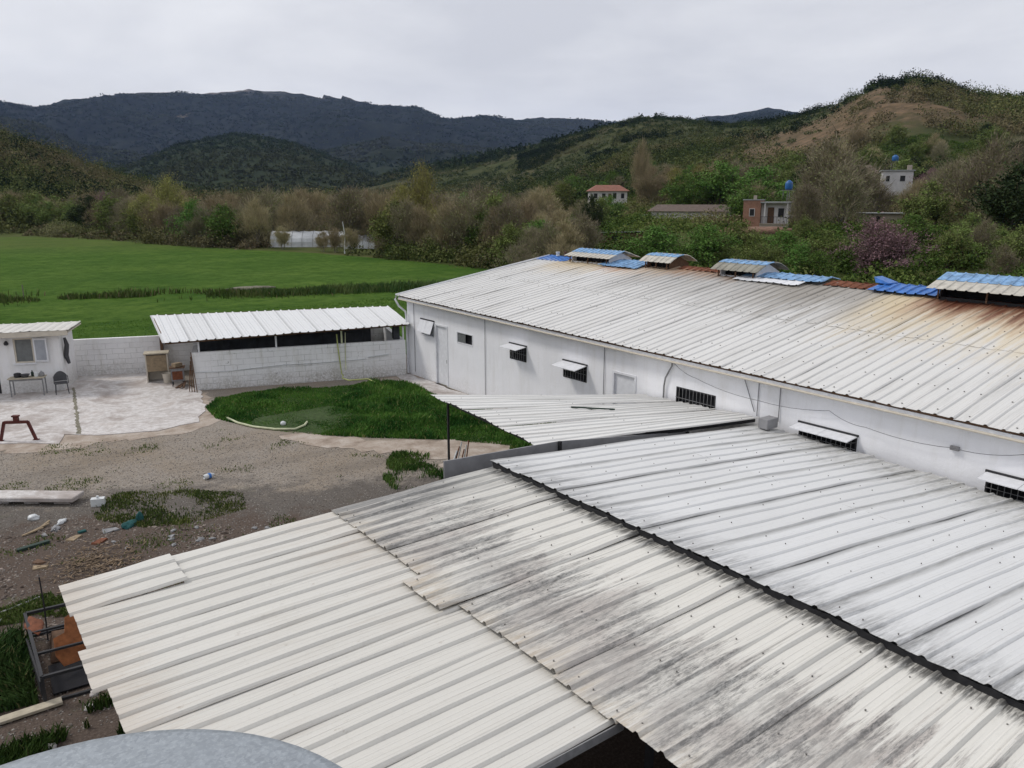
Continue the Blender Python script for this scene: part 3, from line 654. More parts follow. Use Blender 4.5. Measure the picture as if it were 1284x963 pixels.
# grey board along the gap
a=PY(556,572,12.35);b=PY(700,552,12.35);c_=PY(860,541,12.35)
gb=empty('grey_partition',(11,12.35,0),0,'dark grey sheet partition between the flat canopy and white canopy','partition')
mb=MB(); ys=(12.33,12.36)
pts=[(a[0],a[2]-.10),(b[0],b[2]-.02),(c_[0],c_[2])]
for (x0,z0),(x1,z1) in zip(pts[:-1],pts[1:]):
    mb.hexa([(x0,ys[0],0),(x1,ys[0],0),(x1,ys[1],0),(x0,ys[1],0),(x0,ys[0],z0),(x1,ys[0],z1),(x1,ys[1],z1),(x0,ys[1],z0)])
mb.build('panel',M['partition'],gb,off=gb.location)
mb=MB(); 
for x0,z0 in pts[1:]: mb.box(x0-.03,x0+.03,12.26,12.325,0,z0+.01)
mb.build('frame',M['darksteel'],gb,off=gb.location)
# small concrete block on C against the wall
cb=MB().box(-.22,.22,-.14,.14,0,.26).build('concrete_block',M['partition']); cb.location=(16.55,11.35,2.14); bevel(cb,.015); tag(cb,'grey concrete block weighing down the white canopy by the barn wall','block')
# leaning rods
gx=G(574,592); rods=empty('leaning_rods',(gx[0],gx[1],0),0,'bundle of rusty and pale rods leaning up behind the stained canopy corner','rods')
for i in range(6):
    x=i*.11-.3; MB().tube([(x,.0,0),(x*.75+.28,.1,.62+.12*(i%3))],.018 if i else .03,6).build('rod',M['rust'] if i%2 else M['whiteplastic'],rods)

# ---------------------------------------------------------------- galvanised tank in front
def circ(z):
    P=[G(x,y,z)[:2] for x,y in ((5,958),(240,914),(430,963))]
    Aa=np.array([[2*(P[i][0]-P[0][0]),2*(P[i][1]-P[0][1])] for i in (1,2)]); bb=np.array([P[i]@P[i]-P[0]@P[0] for i in (1,2)])
    c=np.linalg.solve(Aa,bb); return c,np.linalg.norm(c-P[0])
cT,rT=circ(5.9)
T=empty('water_tank',(cT[0],cT[1],0),0,'round galvanised grey water tank top at the bottom left front','tank')
n=64
MB().lathe([(rT*.99,4.7),(rT*.995,4.72),(rT,5.84),(rT+.012,5.85),(rT+.014,5.88),(rT,5.9),(rT*.97,5.905),(rT*.6,5.935),(rT*.2,5.955),(.02,5.96)],n).build('body',M['galv'],T,True)
MB().lathe([(.17,5.955),(.17,5.985),(.15,5.995),(.02,5.995)],24,(.0,-rT*.45,0)).build('lid',M['galv'],T,True)
for k in range(4):
    a=k*math.pi/2+.785; MB().bar((rT*.8*math.cos(a),rT*.8*math.sin(a),0),(rT*.8*math.cos(a),rT*.8*math.sin(a),4.7),.09).build('leg',M['steel'],T)

# ---------------------------------------------------------------- long barn
XW,YN,YF,XR,XB=17.08,-6.,30.75,25.58,34.1
barn=empty('long_barn',(XW,12.,0),0,'long white barn with a rust streaked corrugated roof and ridge vents','barn'); bo=barn.location
mb=MB(); th=.25
# openings on the yard side (y0,y1,z0,z1)
ops=[(28.42,29.52,1.96,2.62),(27.4,28.3,0.,2.55),(25.48,26.65,2.02,2.50),(22.0,23.0,1.97,2.5),(18.74,19.93,1.83,2.36),(16.53,17.47,0.,2.42),(13.44,14.86,1.85,2.46),(9.26,10.8,1.72,2.28),(4.9,6.4,1.66,2.24),(.6,2.1,1.66,2.24)]
ops=sorted(ops); zt=3.32
def ztop(y): return 3.30+.0068*(max(y,5)-5)
y=YN
segs=[]
for (a,b,z0,z1) in ops:
    segs.append((y,a)); y=b
    if z0>0: mb.box(XW,XW+th,a,b,0,z0)
    mb.hexa([(XW,a,z1),(XW+th,a,z1),(XW+th,b,z1),(XW,b,z1),(XW,a,ztop(a)),(XW+th,a,ztop(a)),(XW+th,b,ztop(b)),(XW,b,ztop(b))])
segs.append((y,YF))
for a,b in segs: mb.hexa([(XW,a,0),(XW+th,a,0),(XW+th,b,0),(XW,b,0),(XW,a,ztop(a)),(XW+th,a,ztop(a)),(XW+th,b,ztop(b)),(XW,b,ztop(b))])
mb.box(XB-th,XB,YN,YF,0,3.3)
for yy in (YN,YF-th):
    P=[(XW+th,0),(XB-th,0),(XB-th,3.3),(XR,4.75),(XW+th,3.38)]
    mb.add([(x,yy,z) for x,z in P]+[(x,yy+th,z) for x,z in P],[(0,1,2,3,4),(9,8,7,6,5)]+[(i,(i+5),(i+1)%5+5,(i+1)%5) for i in range(5)])
mb.build('wall',M['barnwall'],barn,off=bo)
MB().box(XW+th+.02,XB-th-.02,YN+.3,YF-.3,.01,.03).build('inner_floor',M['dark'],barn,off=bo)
def eave(y): return 3.31+.0096*(y-5.7) if y<20 else 3.31+.0096*14.3+(y-20)*.0115
def ridgez(y): return 4.93+.03*math.sin(y*.35)
nb=37
for i in range(nb):
    y0=31.05-i; y1=y0-1.02; l=(i%2)*.008
    for (xa,xb,lf) in ((16.72,21.2,0.),(21.05,XR,.010)):
        f=lambda x,y:eave(y)+(ridgez(y)-eave(y))*(x-16.72)/(XR-16.72)
        corr((xa,y0,f(xa,y0)+l+lf),(xa,y1,f(xa,y1)+l+lf),(xb,y0,f(xb,y0)+l+lf),(xb,y1,f(xb,y1)+l+lf),3,.031,5,.006,300+i,screws=(.05,.32,.62,.9),sr=.017).build('roof_sheet',[M['barnroof'],M['screw']],barn,off=bo)
corr((XR,31.05,4.94),(XR,-6.,4.94),(34.5,31.05,3.3),(34.5,-6.,3.3),110,.03,4,.0,777,stiff=False).build('rear_roof_sheet',[M['barnroof'],M['screw']],barn,off=bo)
# gutter board + eave shadow gap + verge strip
mb=MB()
for i in range(36):
    a=31.0-i;b=a-1
    mb.hexa([(16.80,a,eave(a)-.15),(16.86,a,eave(a)-.15),(16.86,b,eave(b)-.15),(16.80,b,eave(b)-.15),(16.80,a,eave(a)-.07),(16.86,a,eave(a)-.07),(16.86,b,eave(b)-.07),(16.80,b,eave(b)-.07)])
mb.build('eave_board',M['white_paint'],barn,off=bo)
mb=MB()
for i in range(36):
    a=31.0-i;b=a-1
    mb.hexa([(16.82,a,eave(a)-.068),(16.85,a,eave(a)-.068),(16.85,b,eave(b)-.068),(16.82,b,eave(b)-.068),(16.82,a,eave(a)-.012),(16.85,a,eave(a)-.012),(16.85,b,eave(b)-.012),(16.82,b,eave(b)-.012)])
mb.build('eave_shadow',M['brown'],barn,off=bo)  # added dark strip painting in the shadow gap under the sheet edge
mb=MB()
for i in range(36):
    a=31.0-i;b=a-1
    mb.hexa([(16.865,a,eave(a)-.11),(XW-.005,a,eave(a)-.09),(XW-.005,b,eave(b)-.09),(16.865,b,eave(b)-.11),(16.865,a,eave(a)-.05),(XW-.005,a,eave(a)-.03),(XW-.005,b,eave(b)-.03),(16.865,b,eave(b)-.05)])
mb.build('soffit',M['beige'],barn,off=bo)
MB().tube([(16.78,31.0,eave(31)-.17),(16.78,20,eave(20)-.17),(16.78,8,eave(8)-.17),(16.78,-5,eave(-5)-.17)],.03,8).build('gutter_pipe',M['beige'],barn,off=bo)
MB().bar((16.7,31.08,eave(31)+.02),(XR,31.08,4.97),.03,.07).build('verge_strip',M['white_paint'],barn,off=bo)
MB().tube([(16.72,31.05,3.5),(16.62,31.0,3.42),(16.75,30.9,3.1),(16.98,30.72,2.85),(17.0,30.70,2.6),(17.0,30.68,.05)],.045,8).build('downpipe',M['white_paint'],barn,smooth=True,off=bo)
for px,ytop,zb in ((24.6,3.35,.1),(17.9,3.3,.1),(12.05,3.25,2.2),(11.4,3.2,2.2),(30.1,3.3,.2)):
    MB().tube([(XW-.03,px,ytop),(XW-.03,px,zb)],.011,6).build('conduit',M['cable'],barn,off=bo)
# a bent downpipe near the middle windows
MB().tube([(XW-.06,15.0,3.28),(XW-.07,15.02,3.05),(XW-.07,15.25,2.65),(XW-.06,15.3,2.4),(XW-.06,15.3,1.4)],.024,8).build('downpipe',M['steel'],barn,off=bo)
MB().tube([(XW-.05,12.55,3.24),(XW-.05,12.3,2.7),(XW-.05,12.12,2.3)],.012,6).build('conduit',M['cable'],barn,off=bo)
def win(y0,y1,z0,z1,bars,flap,pane='dark',slats=False):
    f=MB()
    for (a,b,c,d) in ((y0,y1,z0,z0+.04),(y0,y1,z1-.04,z1),(y0,y0+.04,z0+.042,z1-.042),(y1-.04,y1,z0+.042,z1-.042)):
        f.box(XW-.015,XW+.06,a,b,c,d)
    fo=f.build('window_frame',M['white_paint'] if not bars else M['darksteel'],barn,off=bo)
    MB().box(XW+.12,XW+.13,y0+.003,y1-.003,z0+.003,z1-.003).build('pane',M[pane],fo,off=bo) if not barn is None else None
    if bars:
        m=MB(); n=int((y1-y0)/.125)
        for k in range(1,n): yy=y0+(y1-y0)*k/n; m.tube([(XW-.03,yy,z0),(XW-.03,yy,z1)],.008,5)
        m.tube([(XW-.035,y0,(z0+z1)/2),(XW-.035,y1,(z0+z1)/2)],.008,5); m.build('grille',M['steel'],fo,off=bo)
    if slats:
        m=MB(); 
        for k in range(6): zz=z0+.06+k*(z1-z0-.1)/6; m.box(XW+.02,XW+.05,(y0+y1)/2,y1-.045,zz,zz+.05)
        m.build('slats',M['greyblind'],fo,off=bo)
    if flap:
        out,dz,zf=flap; m=MB(); ym=(y0+y1)/2
        for a,b in ((y0,ym-.006),(ym+.006,y1)):
            m.hexa([(XW-.03,a,z1+.02),(XW-.03,b,z1+.02),(XW-out,b,z1-dz),(XW-out,a,z1-dz),(XW-.03,a,z1+.045),(XW-.03,b,z1+.045),(XW-out,b,z1-dz+.025),(XW-out,a,z1-dz+.025)])
        m.build('flap',M['white_paint'],fo,off=bo)
        MB().bar((XW-.02,y0-.03,z1+.06),(XW-.02,y1+.03,z1+.06),.04,.05).build('hinge_bar',M['darksteel'],fo,off=bo)
        MB().bar((XW-out,y0,z1-dz-.01),(XW-.03,y0,z1-.1),.02).build('stay',M['darksteel'],fo,off=bo)
WN=[((28.42,29.52,1.96,2.62),False,(.22,.5,0),'glassw',False),((25.48,26.65,2.02,2.50),False,None,'dark',True),((22.0,23.0,1.97,2.5),True,(.5,.05,0),'dark',False),((18.74,19.93,1.83,2.36),True,(.55,.08,0),'dark',False),((13.44,14.86,1.85,2.46),True,None,'dark',False),((9.26,10.8,1.72,2.28),True,(.45,.03,0),'dark',False),((4.9,6.4,1.66,2.24),True,(.45,.03,0),'dark',False),((.6,2.1,1.66,2.24),True,(.62,.06,0),'dark',False)]
for (a,b,c,d),bars,flap,pane,sl in WN: win(a,b,c,d,bars,flap,pane,sl)
for (a,b,z1,mt) in ((27.4,28.3,2.55,'white_paint'),(16.53,17.47,2.42,'white_paint')):
    d=MB().box(XW+.05,XW+.10,a+.02,b-.02,.02,z1-.02).build('door',M[mt],barn,off=bo)
    f=MB(); 
    for y0,y1,z0,zz in ((a-.05,a+.018,0,z1+.05),(b-.018,b+.05,0,z1+.05),(a+.02,b-.02,z1-.018,z1+.05)): f.box(XW-.02,XW+.12,y0,y1,z0,zz)
    f.build('door_frame',M['white_paint'],barn,off=bo)
    MB().box(XW+.02,XW+.049,a+.08,a+.12,1.,1.14).build('handle',M['darksteel'],d,off=bo)
# wires strung along the wall
def wire(pts,label,r_=.007):
    mb=MB(); P=[]
    for a,b in zip(pts[:-1],pts[1:]):
        for k in range(6):
            t_=k/6; P.append((a[0]+(b[0]-a[0])*t_,a[1]+(b[1]-a[1])*t_,a[2]+(b[2]-a[2])*t_-.07*4*t_*(1-t_)))
    P.append(pts[-1]); o=mb.tube(P,r_,5).build('cable',M['cable']); tag(o,label,'cable')
wire([PX(812,436,XW-.12),PX(842,452,XW-.12),PX(872,474,XW-.12),PX(950,502,XW-.12),PX(1040,515,XW-.12),PX(1086,536,XW-.12),PX(1196,562,XW-.12),PX(1284,570,XW-.12),PX(1500,610,XW-.12)],'thin grey cable sagging along the white barn wall above barred windows')
jb=MB().box(-.06,0,-.09,.09,-.04,.05).build('junction_box',M['steel']); p_=PX(1198,562,XW-.02); jb.location=p_; tag(jb,'small grey junction box on the barn wall where cable ends','junction box')
# ridge caps and vents (parts of the barn)
def cap(y0,y1,front,mats,rh=.03,z=.03,back=.55,name='ridge_cap'):
    n=max(2,int(abs(y1-y0)/.3)); zr=ridgez((y0+y1)/2)
    sl=.165
    mb=corr((XR-front,y1,zr+z-sl*front),(XR-front,y0,zr+z-sl*front),(XR,y1,zr+z+.02),(XR,y0,zr+z+.02),n,rh,3,.01,int(y0*10),stiff=False)
    o=mb.build(name,[M[mats],M['screw']],barn,off=bo)
    mb=corr((XR,y1,zr+z+.02),(XR,y0,zr+z+.02),(XR+back,y1,zr+z-sl*back),(XR+back,y0,zr+z-sl*back),n,rh,2,.005,3,stiff=False); mb.build(name,[M[mats],M['screw']],barn,off=bo)
cap(29.,31.15,.85,'blue',z=.04); cap(23.85,26.3,1.15,'bluefade',z=.10); cap(15.4,18.7,.7,'bluefade',z=.13); cap(16.,18.8,1.15,'white_paint',.02,z=.085)
cap(13.5,15.4,.6,'rust',z=.05); cap(11.3,13.6,.9,'blue',.045,z=.12); cap(20.0,22.2,.45,'rust',z=.04); cap(28.85,29.02,.5,'rust',z=.05); cap(-5,8.4,.6,'bluefade',z=.05)
MB().hexa([(XR-.3,13.2,5.03),(XR+.3,13.2,5.03),(XR+.3,13.65,5.06),(XR-.3,13.65,5.06),(XR-.3,13.2,5.07),(XR+.3,13.2,5.07),(XR+.25,13.75,5.24),(XR-.25,13.75,5.24)]).build('bent_ridge_sheet',M['blue'],barn,off=bo)
def vent(y0,y1,w,zw,rise,lower,wallm,arch=False):
    """raised ridge vent: little walls, two roof slopes with blue sheets near the top"""
    zr=ridgez((y0+y1)/2); root=MB(); 
    for yy in (y0+.25,y1-.30): 
        root.add([(XR-w*.7,yy,zr-.12),(XR+w*.7,yy,zr-.12),(XR+w*.7,yy,zr+zw-.05),(XR,yy,zr+zw+rise-.06),(XR-w*.7,yy,zr+zw-.05),(XR-w*.7,yy+.05,zr-.12),(XR+w*.7,yy+.05,zr-.12),(XR+w*.7,yy+.05,zr+zw-.05),(XR,yy+.05,zr+zw+rise-.06),(XR-w*.7,yy+.05,zr+zw-.05)],[(0,1,2,3,4),(9,8,7,6,5),(0,5,6,1),(1,6,7,2),(2,7,8,3),(3,8,9,4),(4,9,5,0)])
    for xx in (XR-w*.7,XR+w*.7-.04): root.box(xx,xx+.04,y0+.25,y1-.25,zr-.16,zr-.05)
    vo=root.build('ridge_vent',M[wallm],barn,off=bo)
    MB().box(XR-w*.45,XR+w*.45,y0+.32,y1-.32,zr-.06,zr+zw-.04).build('vent_core',M['dark'],vo,off=bo)
    n=int((y1-y0)/.28)
    K=5
    P=[]
    for k in range(K+1):
        u=k/K; x=-w+w*u; z=zw+rise*(math.sin(u*math.pi/2) if arch else u); P.append((x,z))
    spl=.52
    def at(u):
        x=-w+w*u; return x, zw+rise*(math.sin(u*math.pi/2)**.9 if arch else u)
    for (u0,u1,mm,dz) in ((0,.25,lower,0),(.25,.5,lower,0),(.5,.75,'bluefade' ,.012),(.75,1.,'bluefade',.012)):
        x0,z0=at(u0);x1,z1=at(u1)
        corr((XR+x0,y1,zr+z0+dz),(XR+x0,y0,zr+z0+dz),(XR+x1,y1,zr+z1+dz),(XR+x1,y0,zr+z1+dz),n,.028,1,.0,5,stiff=False).build('vent_roof',[M[mm],M['screw']],vo,off=bo)
        corr((XR-x1,y1,zr+z1+dz),(XR-x1,y0,zr+z1+dz),(XR-x0,y1,zr+z0+dz),(XR-x0,y0,zr+z0+dz),n,.028,1,.0,5,stiff=False).build('vent_roof',[M[lower],M['screw']],vo,off=bo)
    for yy in (y0+.3,(y0+y1)/2,y1-.3): MB().bar((XR-w*.85,yy,zr-.1),(XR-w*.85,yy,zr+zw),.04).build('vent_post',M['brown'],vo,off=bo)
vent(25.7,28.8,1.0,.20,.30,'ventsheet','white_paint'); vent(22.2,24.0,.85,.20,.30,'ventsheet','brown',True)
vent(17.8,20.0,1.0,.16,.33,'ventgrey','white_paint',True); vent(8.2,11.55,1.25,.22,.40,'ventsheet','darksteel')
# loose bits on the ridge
for (y,h,mm,l) in ((30.3,.22,'whiteplastic','small pale stub chimney pot on the far end of the barn ridge'),):
    o=MB().lathe([(.09,0),(.1,.03),(.085,.06),(.085,h-.05),(.11,h-.04),(.11,h),(.06,h)],12).build('vent_pipe',M[mm],barn); o.location=(XR-.1-bo[0],y-bo[1],ridgez(30)+.05)
for (y,h) in ((29.9,.26),(29.6,.18)):
    o=MB().lathe([(.08,0),(.085,.02),(.07,.06),(.075,h-.03),(.09,h),(.05,h)],10).build('vent_pipe',M['brown'],barn); o.location=(XR+.05-bo[0],y-bo[1],ridgez(30)+.05)

# ---------------------------------------------------------------- block shed with open side
SA=math.atan2(30.48-33.13,16.89-8.31)
S=empty('block_shed',(8.31,33.13,0),SA,'long low white block shed with an open side under corrugated roof','shed')
L=8.9;Dp=4.6
w=MB(); w.box(0,L,0,.2,0,1.6); w.build('front_wall',M['block'],S)
w=MB(); w.box(0,.2,.202,1.7,0,1.6); w.box(0,.2,1.7,Dp-.2,0,2.0).build('side_wall',M['block'],S)
MB().box(0,L,Dp-.2,Dp,0,1.5).build('back_wall',M['block'],S)
MB().box(L-.2,L,.202,Dp-.202,0,1.6).build('side_wall',M['block'],S)
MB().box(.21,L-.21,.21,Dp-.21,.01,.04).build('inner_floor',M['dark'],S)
# dark net hung behind the opening
m=MB(); n=30
for i in range(n+1):
    x=.25+(L-1.55)*i/n; y=1.35+.07*math.sin(i*1.1)
    m.v+= [(x,y,.9),(x,y+.02,2.26),(x,y+.012,.9),(x,y+.032,2.26)]
for i in range(n):
    a=4*i; m.f+=[(a,a+4,a+5,a+1),(a+2,a+3,a+7,a+6),(a+1,a+5,a+7,a+3)]; m.m+=[0,0,0]
m.build('shade_net',M['net'],S)
m=MB()
for x in (1.9,2.6,4.4,5.4,7.2): m.bar((x,1.2,1.),(x,1.22,2.2),.03)
m.bar((.3,1.2,1.85),(7.3,1.2,1.9),.025); m.build('net_frame',M['darksteel'],S)
for x,mt in ((.28,'white_paint'),(3.35,'white_paint'),(6.1,'paleyellow'),(8.82,'white_paint')):
    m=MB().box(x-.035,x+.035,.06,.13,1.6,2.12+.02*x).build('post',M[mt],S)
MB().box(8.45,8.72,.35,.75,1.6,2.25).build('corner_pier',M['net'],S)
RS=[(-1.02,-.52,2.16),(9.10,-.2,2.34)]; RBk=[(-1.88,4.93,2.55),(9.0,4.4,2.55)]
Fl,Fr=Vector(RS[0]),Vector(RS[1]); Bl,Br=Vector(RBk[0]),Vector(RBk[1])
for i in range(10):
    u0=i/10;u1=(i+1)/10+.002
    corr(Fl.lerp(Fr,u0),Fl.lerp(Fr,u1),Bl.lerp(Br,u0),Bl.lerp(Br,u1),3,.042,5,.006,500+i,screws=()).build('roof_sheet',[M['shedroof'],M['screw']],S)
for a,b in ((Fl,Fr),(Bl,Br)):
    MB().bar(a+Vector((.1,.25,-.06)),b+Vector((-.1,.25,-.06)),.05,.08).build('beam',M['brown'],S)
MB().bar(Fl+Vector((.12,.1,-.04)),Bl+Vector((.12,-.1,-.04)),.04,.08).build('beam',M['brown'],S)
MB().box(-1.5,-1.38,3.9,4.05,0,2.4).build('post',M['brown'],S); MB().box(-1.5,-1.4,4.06,4.5,0,2.3).build('end_board',M['brown'],S)
# pipe along the wall, loose wire
MB().tube([(.02,-.03,.78),(1.2,-.04,.74),(2.4,-.03,.80),(3.6,-.04,.86),(5.0,-.03,.84),(6.6,-.04,.86),(7.1,-.03,.88)],.016,6).build('pipe',M['whiteplastic'],S)
MB().bar((7.2,-.04,.95),(8.1,-.04,1.02),.06,.03).build('bracket',M['whiteplastic'],S)
# hose hanging from the roof
def sl(x,y,z): 
    c,s_=math.cos(SA),math.sin(SA); return (8.31+x*c-y*s_,33.13+x*s_+y*c,z)
hp=[sl(5.88,-.05,2.05),sl(5.9,-.08,1.5),sl(5.96,-.1,.8),sl(6.0,-.12,.3),sl(6.02,-.5,.3),sl(5.9,-1.1,.32),sl(6.1,-1.7,.34),sl(6.5,-1.8,.36),sl(6.9,-1.5,.3),sl(7.2,-1.9,.2)]
tag(MB().tube(hp,.028,7).build('garden_hose',M['hose'],smooth=True),'yellow green hose hanging down the block shed wall into grass','hose')
hp=[sl(6.25,-.05,2.1),sl(6.22,-.06,1.4),sl(6.2,-.08,.9),sl(6.2,-.08,.45)]
tag(MB().tube(hp,.022,7).build('garden_hose',M['paleyellow'],smooth=True),'pale straight hose hanging right beside the yellow green hose','hose')
# curved pale pipe lying at the plot edge
hp=[tuple(G(x,y,.05)) for x,y in ((285,524),(298,530),(318,535),(345,538),(370,538),(382,533),(385,529))]
tag(MB().tube(hp,.04,8).build('bent_pipe',M['paleyellow'],smooth=True),'pale curved pipe lying at the rim of the grass plot','pipe')
b_=G(355,531,.06); o=MB().lathe([(.02,-.09),(.08,-.06),(.1,0),(.08,.06),(.02,.09)],12).build('white_ball',M['whiteplastic'],smooth=True); o.location=b_; tag(o,'small white ball in the short grass beside the curved pipe','ball')

# junk at the left end of the shed
def S2(px,py): p=G(px,py); return p
j=S2(212,478); cab=empty('old_cabinet',(7.55,35.9,0),SA,'old beige cabinet with open top shelf beside the shed end','cabinet')
m=MB(); m.box(-.45,-.4,-.3,.3,.0,1.25); m.box(.4,.45,-.3,.3,0,1.25); m.box(-.398,.398,.25,.3,0,1.25); m.build('carcass',M['beige'],cab)
MB().box(-.5,.5,-.34,.34,1.252,1.30).build('top',M['woodpale'],cab)
MB().box(-.395,.395,-.3,-.27,.5,1.2).build('door',M['wood'],cab)
m=MB(); m.lathe([(.16,0),(.2,.4),(.21,.42),(.19,.42),(.15,.03)],16); o=m.build('bucket',M['beige']); o.location=(7.75,35.25,.03); tag(o,'beige bucket standing before the old cabinet','bucket')
st=empty('old_stove',(8.0,34.45,0),SA,'small rusty grey stove among junk at the shed end','stove')
m=MB(); m.box(-.25,.25,-.2,.2,.25,.8); m.build('body',M['steel'],st)
for x in (-.22,.22):
    for y in (-.17,.17): MB().box(x-.02,x+.02,y-.02,y+.02,.03,.25).build('leg',M['darksteel'],st)
MB().box(-.2,.2,-.225,-.202,.32,.68).build('door',M['rust'],st); MB().box(-.3,.3,-.24,.24,.802,.84).build('top',M['brown'],st)
m=MB().box(-.18,.18,-.12,.12,0,.16); o=m.build('wooden_box',M['wood']); o.location=(8.0,34.45,.842); o.rotation_euler=(0,0,.4); bevel(o,.01); tag(o,'small brown wooden box on top of the old stove','box')
m=MB()
for k in range(5): m.bar((8.22+.03*k,33.3-.05*k,.03),(8.05+.1*k,33.6+.1*k,1.15+.14*(k%3)),.03)
for k,(nm) in enumerate(range(4)):
    a=(8.05+.07*k,33.0-.12*k,.03); b=(8.2+.03*k,33.12+.02*k,1.1+.17*k)
    o=MB().bar(a,b,.03).build('leaning_stick',M['brown']); tag(o,'thin brown stick leaning on the left corner of the block shed','stick','sticks leaning at the shed corner')
for k in range(3):
    o=MB().bar((7.75+.1*k,33.9-.2*k,.05+.04*k),(8.15+.02*k,34.3-.1*k,.12+.05*k),.07,.05).build('timber_offcut',M['brown']); tag(o,'brown timber offcut lying in the junk by the shed','timber','timber offcuts by the shed')

# ---------------------------------------------------------------- block wall between house and shed
a=Vector((3.9,39.3,0)); b=Vector((9.6,37.25,0)); d=b-a
W=empty('block_wall',a,math.atan2(d.y,d.x),'low wall of rough white blocks between the house and the shed','wall')
m=MB(); rnd=random.Random(3); x=0
for row in range(7):
    x=-.25*(row%2)
    while x<d.length-.05:
        x1=min(x+.5,d.length); x0=max(x,0)
        if x1-x0>.08: m.box(x0+.004,x1-.004,rnd.uniform(-.008,.008),.2,row*.24+.004,row*.24+.236-(.0))
        x+=.5
m.box(.01,d.length-.01,.03,.18,0,1.67)
m.build('masonry',M['housewall'],W)

# ---------------------------------------------------------------- little house at left
HA=R(-20); Hs=empty('small_house',(3.99,36.36,0),HA,'small white flat roofed house with one window and junk table','house')
m=MB(); 
def wallbox(m,x0,x1,y0,y1,z0,z1,holes):
    # front wall with rectangular holes, holes sorted by x
    x=x0
    for a,b,c,d_ in holes:
        m.box(x,a,y0,y1,z0,z1)
        if c>z0: m.box(a,b,y0,y1,z0,c)
        m.box(a,b,y0,y1,d_,z1); x=b
    m.box(x,x1,y0,y1,z0,z1)
wallbox(m,-5.2,0,0,.2,0,2.42,[(-3.2,-2.3,0,2.05),(-1.66,-.95,1.26,2.28)])
m.box(-.2,0,.202,2.1,0,2.42); m.box(-5.2,-5.0,.202,2.1,0,2.42); m.box(-5.2,0,2.102,2.3,0,2.42)
m.build('wall',M['housewall'],Hs)
corr((-5.5,-.42,2.60),(.5,-.42,2.60),(-5.5,2.5,2.53),(.36,2.5,2.53),18,.02,5,.01,900,stiff=False).build('roof_sheet',[M['cream'],M['screw']],Hs)
MB().box(-5.45,.44,-.40,-.36,2.38,2.585).build('fascia',M['beige'],Hs); MB().box(-5.4,.38,-.355,2.4,2.425,2.48).build('roof_slab',M['beige'],Hs)
MB().box(-3.15,-2.35,.12,.16,0,2.03).build('door',M['darksteel'],Hs)
wf=MB(); 
for x0,x1,z0,z1 in ((-1.66,-.95,1.26,1.32),(-1.66,-.95,2.22,2.28),(-1.66,-1.60,1.322,2.218),(-1.01,-.95,1.322,2.218)): wf.box(x0,x1,.02,.1,z0,z1)
wf=wf.build('window',M['beige'],Hs); MB().box(-1.598,-1.012,.07,.08,1.322,2.218).build('pane',M['greyblind'],wf)
MB().box(-1.72,-.9,-.06,-.002,1.2,1.258).build('sill',M['white_paint'],Hs)
m=MB(); m.hexa([(-.93,-.02,1.30),(-.93,-.06,1.30),(-.42,-.16,1.30),(-.42,-.12,1.30),(-.93,-.02,2.26),(-.93,-.06,2.26),(-.42,-.16,2.26),(-.42,-.12,2.26)]); wl=m.build('window_leaf',M['white_paint'],Hs)
MB().hexa([(-.87,-.075,1.37),(-.87,-.08,1.37),(-.48,-.165,1.37),(-.48,-.16,1.37),(-.87,-.075,2.19),(-.87,-.08,2.19),(-.48,-.165,2.19),(-.48,-.16,2.19)]).build('pane',M['glassw'],wl)
MB().lathe([(.02,-.09),(.08,-.07),(.09,0),(.05,.06),(.03,.09)],10,(-1.86,-.12,2.12)).build('wall_lamp',M['darksteel'],Hs)
def hl(x,y,z=0): c,s_=math.cos(HA),math.sin(HA); return Vector((3.99+x*c-y*s_,36.36+x*s_+y*c,z))
tb=empty('work_table',hl(-1.17,-.55,.03),HA,'narrow worn table under the house window holding kitchen junk','table')
bevel(MB().box(-.65,.65,-.25,.25,.72,.76).build('top',M['woodpale'],tb),.006)
for x in (-.58,.58):
    for y in (-.2,.2): MB().box(x-.02,x+.02,y-.02,y+.02,0,.72).build('leg',M['steel'],tb)
MB().box(-.6,.6,-.2,-.18,.64,.718).build('apron',M['steel'],tb)
def small(name,prof,xy,mat,label,cat,sc_=1.,z=.79):
    o=MB().lathe([(r_*sc_,z_*sc_) for r_,z_ in prof],14).build(name,M[mat],smooth=False); o.location=hl(xy[0],xy[1],z); tag(o,label,cat); return o
small('cooking_pot',[(.11,0),(.13,.03),(.13,.14),(.14,.15),(.1,.17),(.02,.19)],(-1.5,-.55),'darksteel','dark cooking pot at the left on the junk table','pot')
small('basin',[(.10,0),(.17,.12),(.18,.12),(.1,.02)],(-1.22,-.6),'plasticgrey','grey low basin in the middle of the junk table','basin')
small('bottle',[(.045,0),(.05,.02),(.05,.16),(.02,.21),(.02,.25)],(-.98,-.5),'darkgreen','dark bottle standing behind the jar on the junk table','bottle')
small('jar',[(.07,0),(.075,.02),(.075,.16),(.06,.18),(.06,.2)],(-.82,-.6),'whiteplastic','white jar near the middle right of the junk table','jar')
small('kettle',[(.08,0),(.11,.03),(.10,.12),(.06,.17),(.02,.2),(.02,.22)],(-.64,-.55),'steel','grey kettle at the right end of the junk table','kettle')
ch=empty('chair',hl(.02,-.55,.03),HA+R(15),'grey plastic chair with rounded back by the house corner','chair')
bevel(MB().box(-.23,.23,-.22,.22,.42,.46).build('seat',M['plasticgrey'],ch),.015)
m=MB(); P=[]
for k in range(9):
    t_=k/8; x=-.23+.46*t_; y=.23-.05*math.sin(math.pi*t_)*-1; h=.86-.10*(2*t_-1)**2*1.6; P.append((x,y,h))
